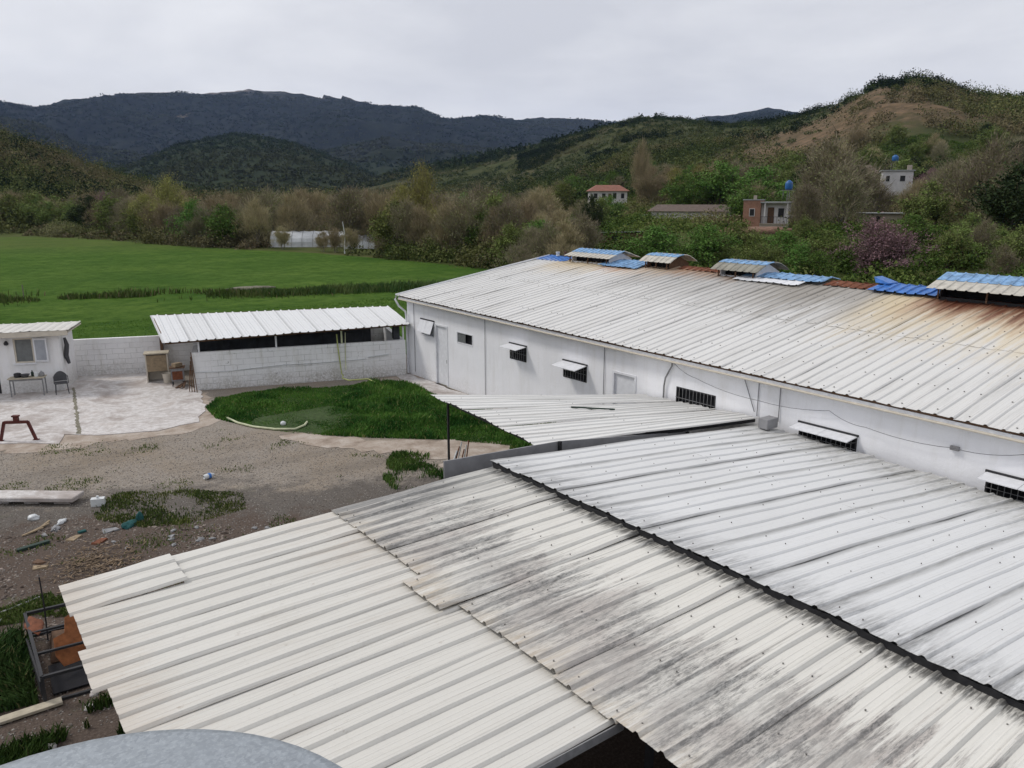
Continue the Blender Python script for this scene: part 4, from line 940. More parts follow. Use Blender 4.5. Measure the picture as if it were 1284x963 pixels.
for k in range(8): 
    (x0,y0,h0),(x1,y1,h1)=P[k],P[k+1]; m.hexa([(x0,y0,.47),(x1,y1,.47),(x1,y1+.03,.47),(x0,y0+.03,.47),(x0,y0+.06,h0),(x1,y1+.06,h1),(x1,y1+.09,h1),(x0,y0+.09,h0)])
m.build('backrest',M['plasticgrey'],ch)
for x in (-.2,.2):
    for y in (-.19,.19): MB().bar((x*1.15,y*1.15,0),(x,y,.42),.035).build('leg',M['plasticgrey'],ch)
for x in (-.25,.25): MB().tube([(x,-.2,.44),(x,-.2,.64),(x,-.12,.67),(x,.25,.67)],.018,6).build('armrest',M['plasticgrey'],ch)
# things hanging on the right wall of the house
m=MB(); m.tube([(0,0,.0),(.05,-.05,-.3),(-.02,0,-.75),(.06,.02,-1.1)],[.05,.09,.10,.06],8); o=m.build('hanging_coat',M['plasticgrey'],smooth=True); o.location=hl(.1,.5,2.15); tag(o,'dark rag hanging on the right side wall of the house','rag')

# ---------------------------------------------------------------- yard objects
# rusty trestle
p=G(24,552); tr=empty('iron_trestle',(1.7,29.45,.03),R(-30),'dark red iron trestle with a bolt head standing on concrete','trestle')
m=MB().bar((-.36,0,.62),(.36,0,.62),.09); m.build('crossbar',M['redpaint'],tr)
for s_ in (-1,1): MB().bar((s_*.36,0,.64),(s_*.55,0,.0),.08).build('leg',M['redpaint'],tr)
for s_ in (-1,1): MB().box(s_*.55-.09,s_*.55+.09,-.06,.06,0,.02).build('foot',M['redpaint'],tr)
m=MB().box(-.05,.09,-.06,.06,.665,.80); m.box(-.09,.12,-.07,.07,.802,.85); m.build('clamp',M['redpaint'],tr)
def place(o,loc,rz=0,label=None,cat=None,group=None): o.location=loc; o.rotation_euler[2]=rz; return tag(o,label,cat,group)
sb=MB().box(-1.9,1.1,-.28,.28,.10,.22); sb=sb.build('concrete_slab',M['concrete']); bevel(sb,.02,1); place(sb,(1.55,22.95,0),R(-38),'long pale slab lying on blocks at the left of the yard','slab')
for k,xx in enumerate((-1.6,-.9,-.1,.7)):
    o=MB().box(-.2,.2,-.14,.14,0,.098).build('concrete_block',M['concrete']); c,s_=math.cos(R(-38)),math.sin(R(-38)); bevel(o,.01,1)
    place(o,(1.55+xx*c,22.95+xx*s_,0),R(-38),'grey block carrying the long pale slab','block','blocks under the long slab')
o=MB().box(-.16,.16,-.09,.09,0,.2); o.lathe([(.03,.2),(.03,.24),(.035,.24),(.035,.26)],10); o=o.build('jerrycan',M['whiteplastic']); bevel(o,.03,2); place(o,(2.78,21.75,0),R(-20),'milky white jerrycan lying at the right end of the slab','jerrycan')
def lump(name,s,mat,loc,rz,label,cat,seed,sub=2):
    import bmesh
    bm=bmesh.new(); bmesh.ops.create_icosphere(bm,subdivisions=3,radius=1); 
    for v in bm.verts:
        n=float(fbm(np.array(v.co.x*1.6+seed),np.array(v.co.y*1.6+v.co.z*1.3),seed,4)); v.co*=1+.55*n; v.co=Vector((v.co.x*s[0],v.co.y*s[1],max(v.co.z*s[2],-.3*s[2])+.3*s[2]))
    me=bpy.data.meshes.new(name); bm.to_mesh(me); bm.free(); o=link(name,me,M[mat]); me.polygons.foreach_set('use_smooth',[True]*len(me.polygons)); return place(o,loc,rz,label,cat)
lump('plastic_bag',(.15,.11,.10),'whiteplastic',(1.32,21.7,0),.3,'white plastic bag left on the dirt below the slab','bag',1)
lump('plastic_bag',(.16,.08,.07),'whiteplastic',(1.85,21.05,0),.8,'white crumpled bag nearest the jerrycan on dark soil','bag',4)
lump('plastic_bag',(.14,.10,.08),'steel',(1.66,20.65,0),1.3,'greyish crumpled bag beside the white crumpled bag','bag',7)
lump('cloth_heap',(.27,.12,.10),'teal',(3.15,19.85,0),.75,'teal cloth crumpled on the edge of the green patch','cloth',9)
lump('cloth_heap',(.09,.08,.16),'teal',(3.42,20.0,.02),.75,'small upright teal cloth fold at the patch edge','cloth',12)
bt=empty('crushed_bottle',(5.68,22.05,.09),R(20),'clear plastic bottle with a blue label lying on gravel','bottle')
m=MB().tube([(-.17,0,0),(-.13,0,0),(.07,0,0),(.14,0,0),(.17,0,0)],[.05,.075,.075,.03,.025],10); m.build('body',M['whiteplastic'],bt,True)
MB().tube([(-.04,0,0),(.04,0,0)],.079,10).build('label_band',M['blue'],bt)
o=MB().box(-.33,.33,-.06,.06,0,.07).build('green_trough',M['darkgreen']); bevel(o,.01); place(o,(1.12,19.85,0),R(12),'dark green plastic channel lying on the dark soil','channel')
o=MB().box(-.09,.09,-.05,.05,0,.05).build('plastic_scrap',M['teal']); bevel(o,.01); place(o,(2.15,20.1,0),R(12),'small bluish scrap lying left of the teal cloth','scrap')
for k,(x,y,r_,l) in enumerate(((1.35,20.9,.6,.55),(1.2,20.75,.4,.5),(1.5,21.1,.9,.35),(.6,16.9,.3,.7),(.1,16.2,1.1,.6))):
    o=MB().bar((-l/2,0,.03),(l/2,0,.05),.04,.03).build('broken_stick',M['wood' if k<3 else 'steel']); place(o,(x,y,0),r_,'pale broken stick on the soil below the slab' if k<3 else 'grey stick lying left behind the iron cage','stick','broken sticks below the slab' if k<3 else 'grey sticks behind the cage')
o=MB().box(-.75,.75,-.09,.09,0,.05).build('plank',M['woodpale']); bevel(o,.008); place(o,(.05,13.0,.02),R(0),'pale yellowish plank on the ground left of the cage','plank')
MB().box(-.01,0,-.01,0,0,.001)
jr=random.Random(5)
for k in range(16):
    x=jr.uniform(-.6,4.2); y=21.6-.55*x+jr.uniform(-3.4,-.2); l=jr.uniform(.06,.2)
    o=MB().hexa([(-l,-l*.5,0),(l,-l*.6,0),(l*.8,l*.5,0),(-l*.9,l*.6,0),(-l,-l*.5,.015),(l*.9,-l*.6,.04),(l*.8,l*.5,.02),(-l*.8,l*.6,.05)]).build('litter_scrap',M[jr.choice(['partition','wood','steel','brown','concrete','rust'])])
    place(o,(x,y,.0),jr.uniform(0,6),'small flat scrap of litter trodden into the dark soil','litter','litter scraps on the dark soil')
# iron cage
cg=empty('iron_cage',(.95,14.4,0),R(-2),'black iron cage frame leaning near the cream canopy edge','cage')
c8=dict(A=(-.32,-1.3,.02),B=(.55,-1.35,.02),C_=(.6,1.05,.02),D=(-.40,1.1,.02)); hh=.46
pa=[Vector(c8[k]) for k in 'A B C_ D'.split()]; up=[p+Vector((0,0,hh)) for p in pa]
for i in range(4):
    MB().bar(pa[i],pa[(i+1)%4],.05).build('rail',M['darksteel'],cg); MB().bar(up[i],up[(i+1)%4],.05).build('rail',M['darksteel'],cg); MB().bar(pa[i],up[i],.05).build('post',M['darksteel'],cg)
for t_ in (.33,.66): 
    MB().bar(up[0].lerp(up[3],t_),up[1].lerp(up[2],t_),.04).build('crossbar',M['darksteel'],cg)
MB().hexa([(-.36,-1.2,.1),(-.33,-1.2,.1),(-.42,.5,.1),(-.45,.5,.1),(-.36,-1.2,.36),(-.33,-1.2,.36),(-.42,.5,.3),(-.45,.5,.3)]).build('side_plate',M['darksteel'],cg)
m=MB().box(-.2,.5,-1.15,-.2,.03,.05); m.build('base_plate',M['dark'],cg)
m=MB().hexa([(-.15,-.1,.03),(.45,-.2,.03),(.5,.75,.03),(-.1,.7,.03),(-.1,0,.22),(.4,-.1,.16),(.42,.6,.2),(-.05,.6,.26)]); m.build('scrap_iron',M['brown'],cg)
m=MB(); pts=[(0,0),(.30,.02),(.46,.20),(.50,.62),(.36,.86),(.20,.80),(.14,.55),(-.05,.50),(-.08,.2)]
V=[(x,0,z) for x,z in pts]+[(x,.02,z) for x,z in pts]; k=len(pts); m.add(V,[tuple(reversed(range(k))),tuple(range(k,2*k))]+[(i,(i+1)%k,(i+1)%k+k,i+k) for i in range(k)])
o=m.build('rusty_plate',M['rustplate']); o.location=(.95,13.75,.20); o.rotation_euler=(R(-38),R(8),R(15)); tag(o,'ragged orange rust plate leaning on the iron cage','metal plate')
o=lump('rusty_sheet_piece',(.13,.34,.05),'rust',(.68,15.0,.46),.1,'crumpled rusty sheet piece on the far corner of the cage','sheet',15)
o=MB().tube([(0,0,0),(.02,.0,.7),(.01,0,1.25)],.014,6).build('iron_rod',M['darksteel']); place(o,(.86,15.2,0),0,'thin upright black rod rising behind the iron cage','rod')
for k,(x,y) in enumerate(((1.25,12.95),(1.12,12.6),(.5,11.9))): lump('stone',(.08,.07,.05),'concrete',(x,y,0),k,('white stone right of the cage foot','small stone just below the white stone','pale stone in the weeds by the tank')[k],'stone',20+k)
# scattered debris stones seen singly
for k in range(16):
    x=random.uniform(2.,6.5); y=20.4-.62*x*.9+random.uniform(-.8,.8)
    lump('rubble_stone',(.08,.05,.03),'steel',(x,y,0),k,'pale rubble piece on dark soil near the cream roof edge','stone',40+k)['group']='pale rubble pieces near the roof edge'

# ---------------------------------------------------------------- far buildings
def ground_at(px,r): x,y=polar(px,r); return Vector((x,y,float(ter(np.array([x]),np.array([y]))[0])))
def face(px): return -azx(px)     # local -Y axis towards the camera
def winrow(parent,rects,y,mat='window'):
    for x0,x1,z0,z1 in rects:
        m=MB(); w=.06
        for a,b,c,d in ((x0,x1,z0,z0+w),(x0,x1,z1-w,z1),(x0,x0+w,z0+w,z1-w),(x1-w,x1,z0+w,z1-w)): m.box(a,b,y-.05,y+.02,c,d)
        f=m.build('window',M['housewhite'],parent); MB().box(x0+w,x1-w,y-.02,y+.015,z0+w,z1-w).build('pane',M[mat],f)
def zat(y,r): return H+r*(HOR-y)/1007.
# red roofed house
r=200; g=polar(765,r); zb=zat(252,r); 
b1=empty('red_roofed_house',(g[0],g[1],zb),face(765)+R(8),'distant white house with a red hipped roof on the slope','house')
MB().box(-4.8,4.2,0,6,-2,2.4).build('wall',M['housewhite'],b1)
for x0,x1 in ((-5.4,4.8),):
    MB().add([(x0,-.6,2.4),(x1,-.6,2.4),(x1,6.6,2.4),(x0,6.6,2.4),(x0+2.2,2.6,3.9),(x1-2.2,2.6,3.9),(x1-2.2,3.4,3.9),(x0+2.2,3.4,3.9)],[(3,2,1,0),(4,5,6,7),(0,1,5,4),(1,2,6,5),(2,3,7,6),(3,0,4,7)]).build('roof',M['redtile'],b1)
winrow(b1,[(-4.1,-3.1,.6,1.9),(-2.1,-1.1,.6,1.9),(.6,1.6,.5,2.),(2.6,3.5,.6,1.9)],-.03); MB().box(-.5,.3,-.06,-.01,-.6,1.8).build('door',M['brown'],b1)
# brick house
r=110; g=polar(960,r); zb=zat(278,r); s_=r/1007
b2=empty('brick_house',(g[0],g[1],zb),face(960)-R(6),'small flat roofed house half red brick and half white','house')
MB().box(-2.75,-.55,0,4.5,-1.8,2.95).build('brick_wall',M['brick'],b2); MB().box(-.548,2.9,.9,4.5,-1.8,2.6).build('wall',M['housewhite'],b2)
MB().box(-.545,3.0,-.1,.898,-.12,.0).build('porch_floor',M['housebeige'],b2); MB().box(-.54,2.9,.0,.89,-1.8,-.12).build('porch_base',M['housebeige'],b2)
MB().box(-.6,3.1,-.15,4.6,2.602,2.78).build('roof',M['greyroof'],b2); MB().box(-2.85,-.5,-.1,4.6,2.952,3.08).build('roof',M['greyroof'],b2)
winrow(b2,[(-1.95,-1.25,.9,1.9)],-.03); winrow(b2,[(1.55,2.4,.8,2.0)],.87)
MB().box(.3,1.1,.84,.895,.01,2.05).build('door',M['brown'],b2)
for x in (.0,2.8): MB().box(x-.08,x+.08,-.05,.1,0,2.6).build('pillar',M['housewhite'],b2)
m=MB(); m.bar((-.5,-.06,.85),(2.8,-.06,.85),.05)
for k in range(9): m.bar((-.4+.4*k,-.06,0),(-.4+.4*k,-.06,.85),.04)
m.build('railing',M['darksteel'],b2); MB().box(-1.7,-1.3,1.5,1.9,3.08,3.6).build('chimney',M['housebeige'],b2)
# rubble bank below it
g=polar(955,101); o=lump('rubble_bank',(5.2,2.2,1.1),'brick',(g[0],g[1],zat(291,101)-.4),face(955),'reddish rubble bank below the brick and white house','rubble',60)
o.data.materials.clear(); o.data.materials.append(simple('red_rubble',(.20,.12,.085),.95,.55,2.5,bump=.8))
# long low house
r=150; g=polar(866,r); zb=zat(279,r); s_=r/1007
b3=empty('long_low_house',(g[0],g[1],zb),face(866)-R(4),'long low pale house with a brown tiled roof among trees','house')
MB().box(-7,7.3,0,5,-2,2.3).build('wall',M['housewhite'],b3)
MB().add([(-7.8,-.7,2.2),(8,-.7,2.2),(8,5.7,2.2),(-7.8,5.7,2.2),(-6.2,2.5,3.4),(6.6,2.5,3.4)],[(3,2,1,0),(0,1,5,4),(1,2,5),(2,3,4,5),(3,0,4)]).build('roof',M['browntile'],b3)
winrow(b3,[(-4.6,-3.6,.2,1.1),(4.,4.9,.2,1.1)],-.03); MB().box(1.,1.9,-.05,-.005,-.6,1.2).build('door',M['brown'],b3)
MB().box(-9.6,-7.82,-.5,3,1.3,1.5).build('porch_roof',M['greyroof'],b3); MB().box(-9.4,-9.2,-.3,-.1,-2,1.3).build('post',M['brown'],b3)
# dark shed roofs
for px,r,w,yb,l in ((780,97,2.7,304,'low dark shed with a pale sheet roof in the thicket'),(722,103,2.4,300,'low brown shed with grey roof left of the dark shed')):
    g=polar(px,r); zb=zat(yb,r); b=empty('thicket_shed',(g[0],g[1],zb),face(px),l,'shed')
    MB().box(-w+.15,w-.15,0,2.5,-1.2,1.25).build('wall',M['brown'],b); MB().hexa([(-w,-.3,1.28),(w,-.3,1.42),(w,2.8,1.22),(-w,2.8,1.1),(-w,-.3,1.36),(w,-.3,1.50),(w,2.8,1.30),(-w,2.8,1.18)]).build('roof',M['greyroof'],b)
    MB().box(-w*.4,w*.1,-.03,-.005,-.4,.9).build('opening',M['dark'],b)
# upper house
r=210; g=polar(1123,r); zb=zat(236,r)
b4=empty('upper_white_house',(g[0],g[1],zb),face(1123)+R(5),'small white flat roofed house high on the right slope','house')
MB().box(-3.3,3.2,0,6,-2,3.6).build('wall',M['housewhite'],b4); MB().box(-3.7,3.6,-.4,6.4,3.602,3.85).build('roof',M['greyroof'],b4)
winrow(b4,[(-2.6,-1.7,1.2,2.6),(.4,1.6,1.2,2.6)],-.03); MB().box(2.,3.,2,3,3.852,5.).build('roof_hut',M['housebeige'],b4)
g=polar(1048,205); zb=zat(233,205); b=empty('grey_roofed_farmhouse',(g[0],g[1],zb),face(1048),'long farmhouse with grey tiled roof half hidden by trees','house')
MB().box(-8,8,0,6,-2,2.6).build('wall',M['housewhite'],b); MB().add([(-9,-.8,2.5),(9,-.8,2.5),(9,6.8,2.5),(-9,6.8,2.5),(-7,3,4.4),(7,3,4.4)],[(3,2,1,0),(0,1,5,4),(1,2,5),(2,3,4,5),(3,0,4)]).build('roof',M['browntile'],b)
winrow(b,[(-6,-5,.8,1.9),(-2,-1,.8,1.9),(3.,4.,.8,1.9)],-.03)
r=130; g=polar(1105,r); zb=zat(279,r); b=empty('beige_outbuilding',(g[0],g[1],zb),face(1105),'low beige outbuilding with one dark doorway','outbuilding')
MB().box(-3.2,3,0,3,-1.5,1.7).build('wall',M['housebeige'],b); MB().box(-3.5,3.3,-.3,3.3,1.702,1.85).build('roof',M['greyroof'],b); MB().box(-.4,.25,-.04,-.005,-.3,1.35).build('door',M['dark'],b)
r=185; g=polar(890,r); zb=zat(243,r); b=empty('small_white_shed',(g[0],g[1],zb),face(890),'small white shed roof peeking between trees above the low house','shed')
MB().box(-2.6,2.4,0,3,-3,1.).build('wall',M['housebeige'],b); MB().add([(-2.9,-.3,1.),(2.7,-.3,1.),(2.7,3.3,1.),(-2.9,3.3,1.),(-2.9,1.5,1.9),(2.7,1.5,1.9)],[(3,2,1,0),(0,1,5,4),(1,2,5),(2,3,4,5),(3,0,4)]).build('roof',M['housewhite'],b)
# water tanks on stands
for px,r,yb,hs,l in ((988,135,239,3.6,'blue plastic water barrel on a stand behind the brick house'),(1117,222,208,5.2,'blue water barrel raised high behind the upper white house')):
    g=polar(px,r); zt_=zat(yb,r); b=empty('blue_water_barrel',(g[0],g[1],zt_-hs),0,l,'water barrel')
    k=.62 if r<200 else .8
    MB().lathe([(.3*k,0),(.85*k,.05),(.95*k,.3),(.95*k,.9),(.85*k,1.2),(.4*k,1.4),(.3*k,1.5),(.05,1.5)],20,(0,0,hs)).build('barrel',M['bluetank'],b,True)
    for sx in (-1,1):
        for sy in (-1,1): MB().bar((sx*.6,sy*.6,-1.5),(sx*.55,sy*.55,hs),.09).build('leg',M['steel'],b)
    MB().box(-.8,.8,-.8,.8,hs-.08,hs-.005).build('platform',M['steel'],b)
# greenhouses beyond the field
for px,r,w,hh,l in ((382,133,5.9,2.5,'longer white plastic greenhouse tunnel behind bare field trees'),(456,127,3.4,2.0,'shorter white plastic greenhouse tunnel right of the longer one')):
    g=polar(px,r); b=empty('greenhouse_tunnel',(g[0],g[1],0),face(px)-R(10),l,'greenhouse')
    m=MB(); nA_=12; nx=14
    for i in range(nx+1):
        x=-w+2*w*i/nx
        for k in range(nA_+1):
            a=math.pi*k/nA_; q=.03*math.sin(i*2.1+k); m.v.append((x,2.5-2.6*math.cos(a),(hh+q-.12*(i%2))*math.sin(a)**.8))
    for i in range(nx):
        for k in range(nA_): a=i*(nA_+1)+k; m.f.append((a,a+nA_+1,a+nA_+2,a+1)); m.m.append(0)
    for i in (0,nx): m.f.append(tuple(i*(nA_+1)+k for k in range(nA_+1))); m.m.append(0)
    m.build('plastic_cover',M['poly'],b)
    m=MB()
    for i in range(0,nx+1,2):
        x=-w+2*w*i/nx; m.tube([(x,2.5-2.64*math.cos(math.pi*k/8),(hh+.04)*math.sin(math.pi*k/8)**.8) for k in range(9)],.04,4)
    m.build('hoops',M['greyroof'],b)
r=150; g=polar(540,r); b=empty('pale_ruin',(g[0],g[1],zat(285,r)),face(540),'pale ruined wall showing through the thicket beside the yellowish tree','ruin')
MB().box(-4.6,-1.6,0,.5,-4,2.7).build('wall',M['housebeige'],b); MB().box(1.6,4.2,.2,.7,-4,1.6).build('wall',M['housebeige'],b); MB().box(-4.6,-4.1,.502,4.,-4,2.).build('side_wall',M['housebeige'],b)
for k,(px,py) in enumerate(((966,317),(998,320))):
    g=polar(px,84-6*k); gz=float(ter(np.array([g[0]]),np.array([g[1]]))[0])
    lump('white_sack',(.55,.5,.7),'whiteplastic',(g[0],g[1],gz+1.1 if False else zat(py+3,84-6*k)),k,('left white sack in the bushes behind the arched ridge vent','right white sack in the bushes behind the arched ridge vent')[k],'sack',70+k)

# ---------------------------------------------------------------- trees
def make_tree(kind,seed):
    """returns (trunk mesh, crown mesh) for a tree of height 1*h metres standing at the origin"""
    rnd=random.Random(seed); rg=np.random.default_rng(seed)
    P=dict(
      bush =dict(h=7.,spread=.62,base=.12,leaf=.16,nl=9000,tw=1200,cols=[(.045,.065,.018),(.125,.155,.048)],tc=(.09,.07,.045),up=.5),
      willow=dict(h=11,spread=.42,base=.10,leaf=.15,nl=9500,tw=2200,cols=[(.095,.10,.028),(.22,.22,.07)],tc=(.16,.14,.07),up=.8),
      bare =dict(h=8.,spread=.50,base=.10,leaf=.10,nl=3200,tw=6500,cols=[(.12,.115,.05),(.20,.19,.09)],tc=(.19,.16,.10),up=.8),
      grey =dict(h=8.5,spread=.55,base=.12,leaf=.12,nl=4200,tw=5200,cols=[(.075,.085,.035),(.15,.16,.07)],tc=(.14,.12,.085),up=.7),
      redbud=dict(h=6.5,spread=.75,base=.08,leaf=.12,nl=9500,tw=2200,cols=[(.11,.07,.075),(.19,.115,.125)],tc=(.12,.085,.08),up=.6),
      dark =dict(h=8.,spread=.5,base=.1,leaf=.17,nl=9500,tw=600,cols=[(.010,.018,.008),(.032,.045,.018)],tc=(.04,.03,.02),up=.5),
      green=dict(h=7.,spread=.6,base=.12,leaf=.16,nl=8500,tw=1200,cols=[(.035,.075,.015),(.085,.15,.035)],tc=(.08,.065,.04),up=.5))[kind]
    h=P['h']; R0=h*P['spread']; tr_=MB(); tips=[]
    def branch(p,d,l,r0,lev):
        k=4; pts=[p]; 
        for i in range(k):
            d=(d+Vector((rnd.gauss(0,.13),rnd.gauss(0,.13),rnd.gauss(.05,.08)))).normalized(); p=p+d*l/k; pts.append(p)
        tr_.tube(pts,[r0*(1-.6*i/k) for i in range(k+1)],6 if lev==0 else 4,cap=False)
        if lev>=2: tips.append((pts[-1],d)); tips.append((pts[2],d)); return
        for i in range(5 if lev==0 else 4):
            q=pts[rnd.randint(1+(lev==0),k)]; a=rnd.uniform(0,6.283); e=rnd.uniform(.5,1.0)*(1.2-P['up']*.5)
            nd=(d*math.cos(e)+Vector((math.cos(a),math.sin(a),.25))*math.sin(e)).normalized(); branch(q,nd,l*rnd.uniform(.55,.75),r0*.45,lev+1)
        tips.append((pts[-1],d))
    nst=3 if kind in('bush','bare','redbud','green') else 2
    for s_ in range(nst):
        a=rnd.uniform(0,6.28); branch(Vector((rnd.uniform(-.2,.2),rnd.uniform(-.2,.2),-.3)),Vector((math.cos(a)*.3,math.sin(a)*.3,1)).normalized(),h*.42,h*.02,0)
    # clump centres: limb tips + filled crown volume with lobes
    C_=[]
    for t_,d in tips: C_.append((t_.x,t_.y,t_.z))
    n2=70
    for i in range(n2):
        zz=P['base']+(1-P['base'])*rnd.random()**.8; 
        prof=math.sin(math.pi*min(1,(zz-P['base']*.6)/(1-P['base']*.6))**.75)**.7
        a=rnd.uniform(0,6.283); q=R0*prof*(rnd.random()**.4)*(.72+.28*math.sin(a*3+seed))
        C_.append((q*math.cos(a),q*math.sin(a),zz*h*rnd.uniform(.85,1.0)))
    C_=np.array(C_); nl=P['nl']; ci=rg.integers(0,len(C_),nl); cs=rg.uniform(.35,.85,len(C_))*h*.085
    cen=C_[ci]+rg.normal(0,1,(nl,3))*cs[ci][:,None]*np.array([1,1,.75]); cen[:,2]=np.abs(cen[:,2])+.05
    u=rg.normal(0,1,(nl,3)); u/=np.linalg.norm(u,axis=1)[:,None]; v=rg.normal(0,1,(nl,3)); v-=u*(u*v).sum(1)[:,None]; v/=np.linalg.norm(v,axis=1)[:,None]
    s_=P['leaf']*rg.uniform(.5,1.2,(nl,1)); V=np.stack([cen-u*s_,cen+u*s_*.6+v*s_*.5,cen+u*s_*.5-v*s_*.6],1)
    tc=rg.random(len(C_))[ci][:,None]*.7+rg.random((nl,1))*.3; col=np.array(P['cols'][0])*(1-tc)+np.array(P['cols'][1])*tc
    nt=P['tw']; ci=rg.integers(0,len(C_),nt); o=C_[ci]+rg.normal(0,1,(nt,3))*cs[ci][:,None]*.8; out=o.copy(); out[:,2]=0; out/=np.linalg.norm(out,axis=1)[:,None]+.3
    d=out*.7+np.array([0,0,P['up']*1.5])+rg.normal(0,.35,(nt,3)); d/=np.linalg.norm(d,axis=1)[:,None]; L_=rg.uniform(.5,1.3,(nt,1))*h*.11
    sd=np.cross(d,rg.normal(0,1,(nt,3))); sd/=np.linalg.norm(sd,axis=1)[:,None]; w=.022
    V2=np.stack([o-sd*w,o+sd*w,o+d*L_],1); tc2=rg.uniform(.7,1.3,(nt,1)); col2=np.array(P['tc'])*tc2
    VV=np.concatenate([V.reshape(-1,3),V2.reshape(-1,3)]); cc=np.concatenate([np.repeat(col,3,0),np.repeat(col2,3,0)])
    cm=np_mesh('crown',VV,np.arange(len(VV)).reshape(-1,3),cc); cm.materials.append(M['leaf'])
    tm=tr_.mesh('trunk',True); tm.materials.append(M['barkpale' if kind in('bare','grey') else 'bark'])
    return tm,cm,h
PROTO={}
for k,ns in (('bush',3),('willow',2),('bare',4),('grey',3),('redbud',1),('dark',2),('green',3)):
    PROTO[k]=[make_tree(k,100*i+len(k)*7+3) for i in range(ns)]
NAMES=dict(bush='bushy_tree',willow='willow_tree',bare='bare_tree',grey='budding_tree',redbud='redbud_tree',dark='evergreen_tree',green='green_tree')
def tree(kind,px,r,hgt,label,group=None,wide=1.,sink=.0,cat='tree',name=None):
    tm,cm,h=random.choice(PROTO[kind]); g=polar(px,r); z=float(ter(np.array([g[0]]),np.array([g[1]]))[0])
    e=empty(name or NAMES[kind],(g[0],g[1],z-.1-sink),random.uniform(0,6.28),label,cat,group); s_=hgt/h; e.scale=(s_*wide,s_*wide,s_)
    link('trunk',tm,[],e); link('crown',cm,[],e); return e
ADJ=dict(bush='dull green bushy tree',willow='yellow green willow like tree',bare='leafless brownish tree',grey='half leafed grey green tree',dark='dark evergreen tree',green='fresh green tree',redbud='purplish tree')
def fe(px): # distance of the far field edge along this column
    return float(np.interp(px,[-300,-100,0,100,250,400,500,600,700],[285,245,226,198,139,118,105,95,90]))
# row along the far field edge
kinds=['bare','bush','grey','bush','bare','grey','green','willow','grey']
px=-95
while px<655:
    k=random.choice(kinds if px>170 else ['bush','grey','bare','dark','bush'])
    r=fe(px)+random.uniform(2,6); hh=random.uniform(6.,8.5) if px>150 else random.uniform(6,9)
    if 325<px<490: hh*=.62; k='bare'
    if 330<px<492 and (px-335)%3>.8: px+=9; continue
    tree(k,px,r,hh,ADJ[k]+' in the front row along the far field edge','front row of trees along the far field edge',random.uniform(.9,1.25)); px+=random.uniform(12,20)*(130/r)**.5*(1.5 if 325<px<490 else 1)
px=-100
while px<680:
    k=random.choice(['bare','grey','bare','bush','grey','bare']); r=fe(px)+random.uniform(14,40)
    tree(k,px,r,random.uniform(7,10),ADJ[k]+' in the wood behind the field row','trees in the wood behind the field row',random.uniform(.95,1.3)); px+=random.uniform(14,24)
for px in (350,402,418,436,474):
    tree('grey' if px%2 else 'bare',px,fe(px)+3,random.uniform(2.6,4.2),'small '+ADJ['grey' if px%2 else 'bare']+' before the greenhouse tunnels','small trees before the greenhouse tunnels',1.1)
# single trees one can point to
tree('willow',530,112,12.5,'tall yellowish willow standing alone high above the field row',wide=.8)
tree('willow',505,118,10,'second yellowish tree just left of the tall willow',wide=.9)
tree('willow',212,165,12,'yellowish tree rising left of the centre of the field row',wide=1.05)
tree('willow',180,172,9,'low yellowish tree left of the rising yellowish one',wide=1.1)
tree('redbud',128,215,9,'purplish blooming tree at the foot of the left hill',wide=1.)
tree('redbud',1115,69,5.0,'large round purplish blooming tree behind the barn roof',wide=1.3)
tree('redbud',1163,205,7,'small purplish tree right of the upper white house',wide=.9)
tree('grey',1040,118,11.5,'broad budding tree right of the brick house',wide=1.25)
tree('grey',1010,100,6,'small budding tree at the right corner of the brick house')
tree('bare',1045,175,13,'tall bare tree before the grey roofed farmhouse',wide=.9)
tree('grey',1240,105,10.5,'very tall budding tree near the right picture edge',wide=1.0)
tree('grey',1195,120,9.5,'tall budding tree left of the tallest right edge tree',wide=1.)
tree('dark',1278,92,8.5,'dark evergreen at the right picture edge above the meadow',wide=1.2)
tree('dark',1080,160,9,'dark evergreen left of the upper white house',wide=.9)
tree('bare',1150,150,7,'bare tree below the upper white house',wide=1.1)
tree('bare',803,190,14,'tall bare tree just right of the red roofed house',wide=.5)
tree('dark',773,150,4.,'slim dark evergreen before the red roofed house',wide=.7)
tree('green',905,165,10,'fresh green tree above the long low house',wide=1.5)
tree('green',955,150,9.5,'fresh green tree behind the brick house',wide=1.5)
tree('willow',875,200,8.5,'yellowish tree beside the small white shed',wide=1.2)
tree('willow',845,185,8,'yellowish tree above the left end of the long low house',wide=1.2)
tree('green',822,76,3.6,'fresh green bush tree behind the first arched ridge vent',wide=1.8)
tree('green',985,74,3.4,'fresh green bush tree left behind the purplish blooming tree',wide=1.5)
tree('dark',742,108,6,'slim dark evergreen left of the dark thicket shed',wide=.6)
# thicket behind the barn, from near to far
AV0=((960,26,110,272),(866,42,150,268),(765,24,200,242),(1123,14,210,228),(1105,18,130,268),(780,22,97,292),(988,8,135,236),(1115,50,78,345))
def many(n,x0,x1,r0,r1,kinds,h0,h1,lab,grp,avoid=()):
    for i in range(n):
        px=x0+(x1-x0)*(i+random.random())/n; r=random.uniform(r0,r1)
        hh=random.uniform(h0,h1); g=polar(px,r); zt_=float(ter(np.array([g[0]]),np.array([g[1]]))[0])+hh; yt=HOR-(zt_-H)/r*1007
        if any(abs(px-a)<b+hh*.45*1007/r*.7 and r<c+4 and yt<yb for a,b,c,yb in AV0): continue
        k=random.choice(kinds); tree(k,px,r,hh,ADJ[k]+lab,grp,random.uniform(1.,1.4))
AV=((960,34,110),(866,56,150),(780,30,97),(722,18,103),(1105,28,130),(765,32,200),(1123,22,210))
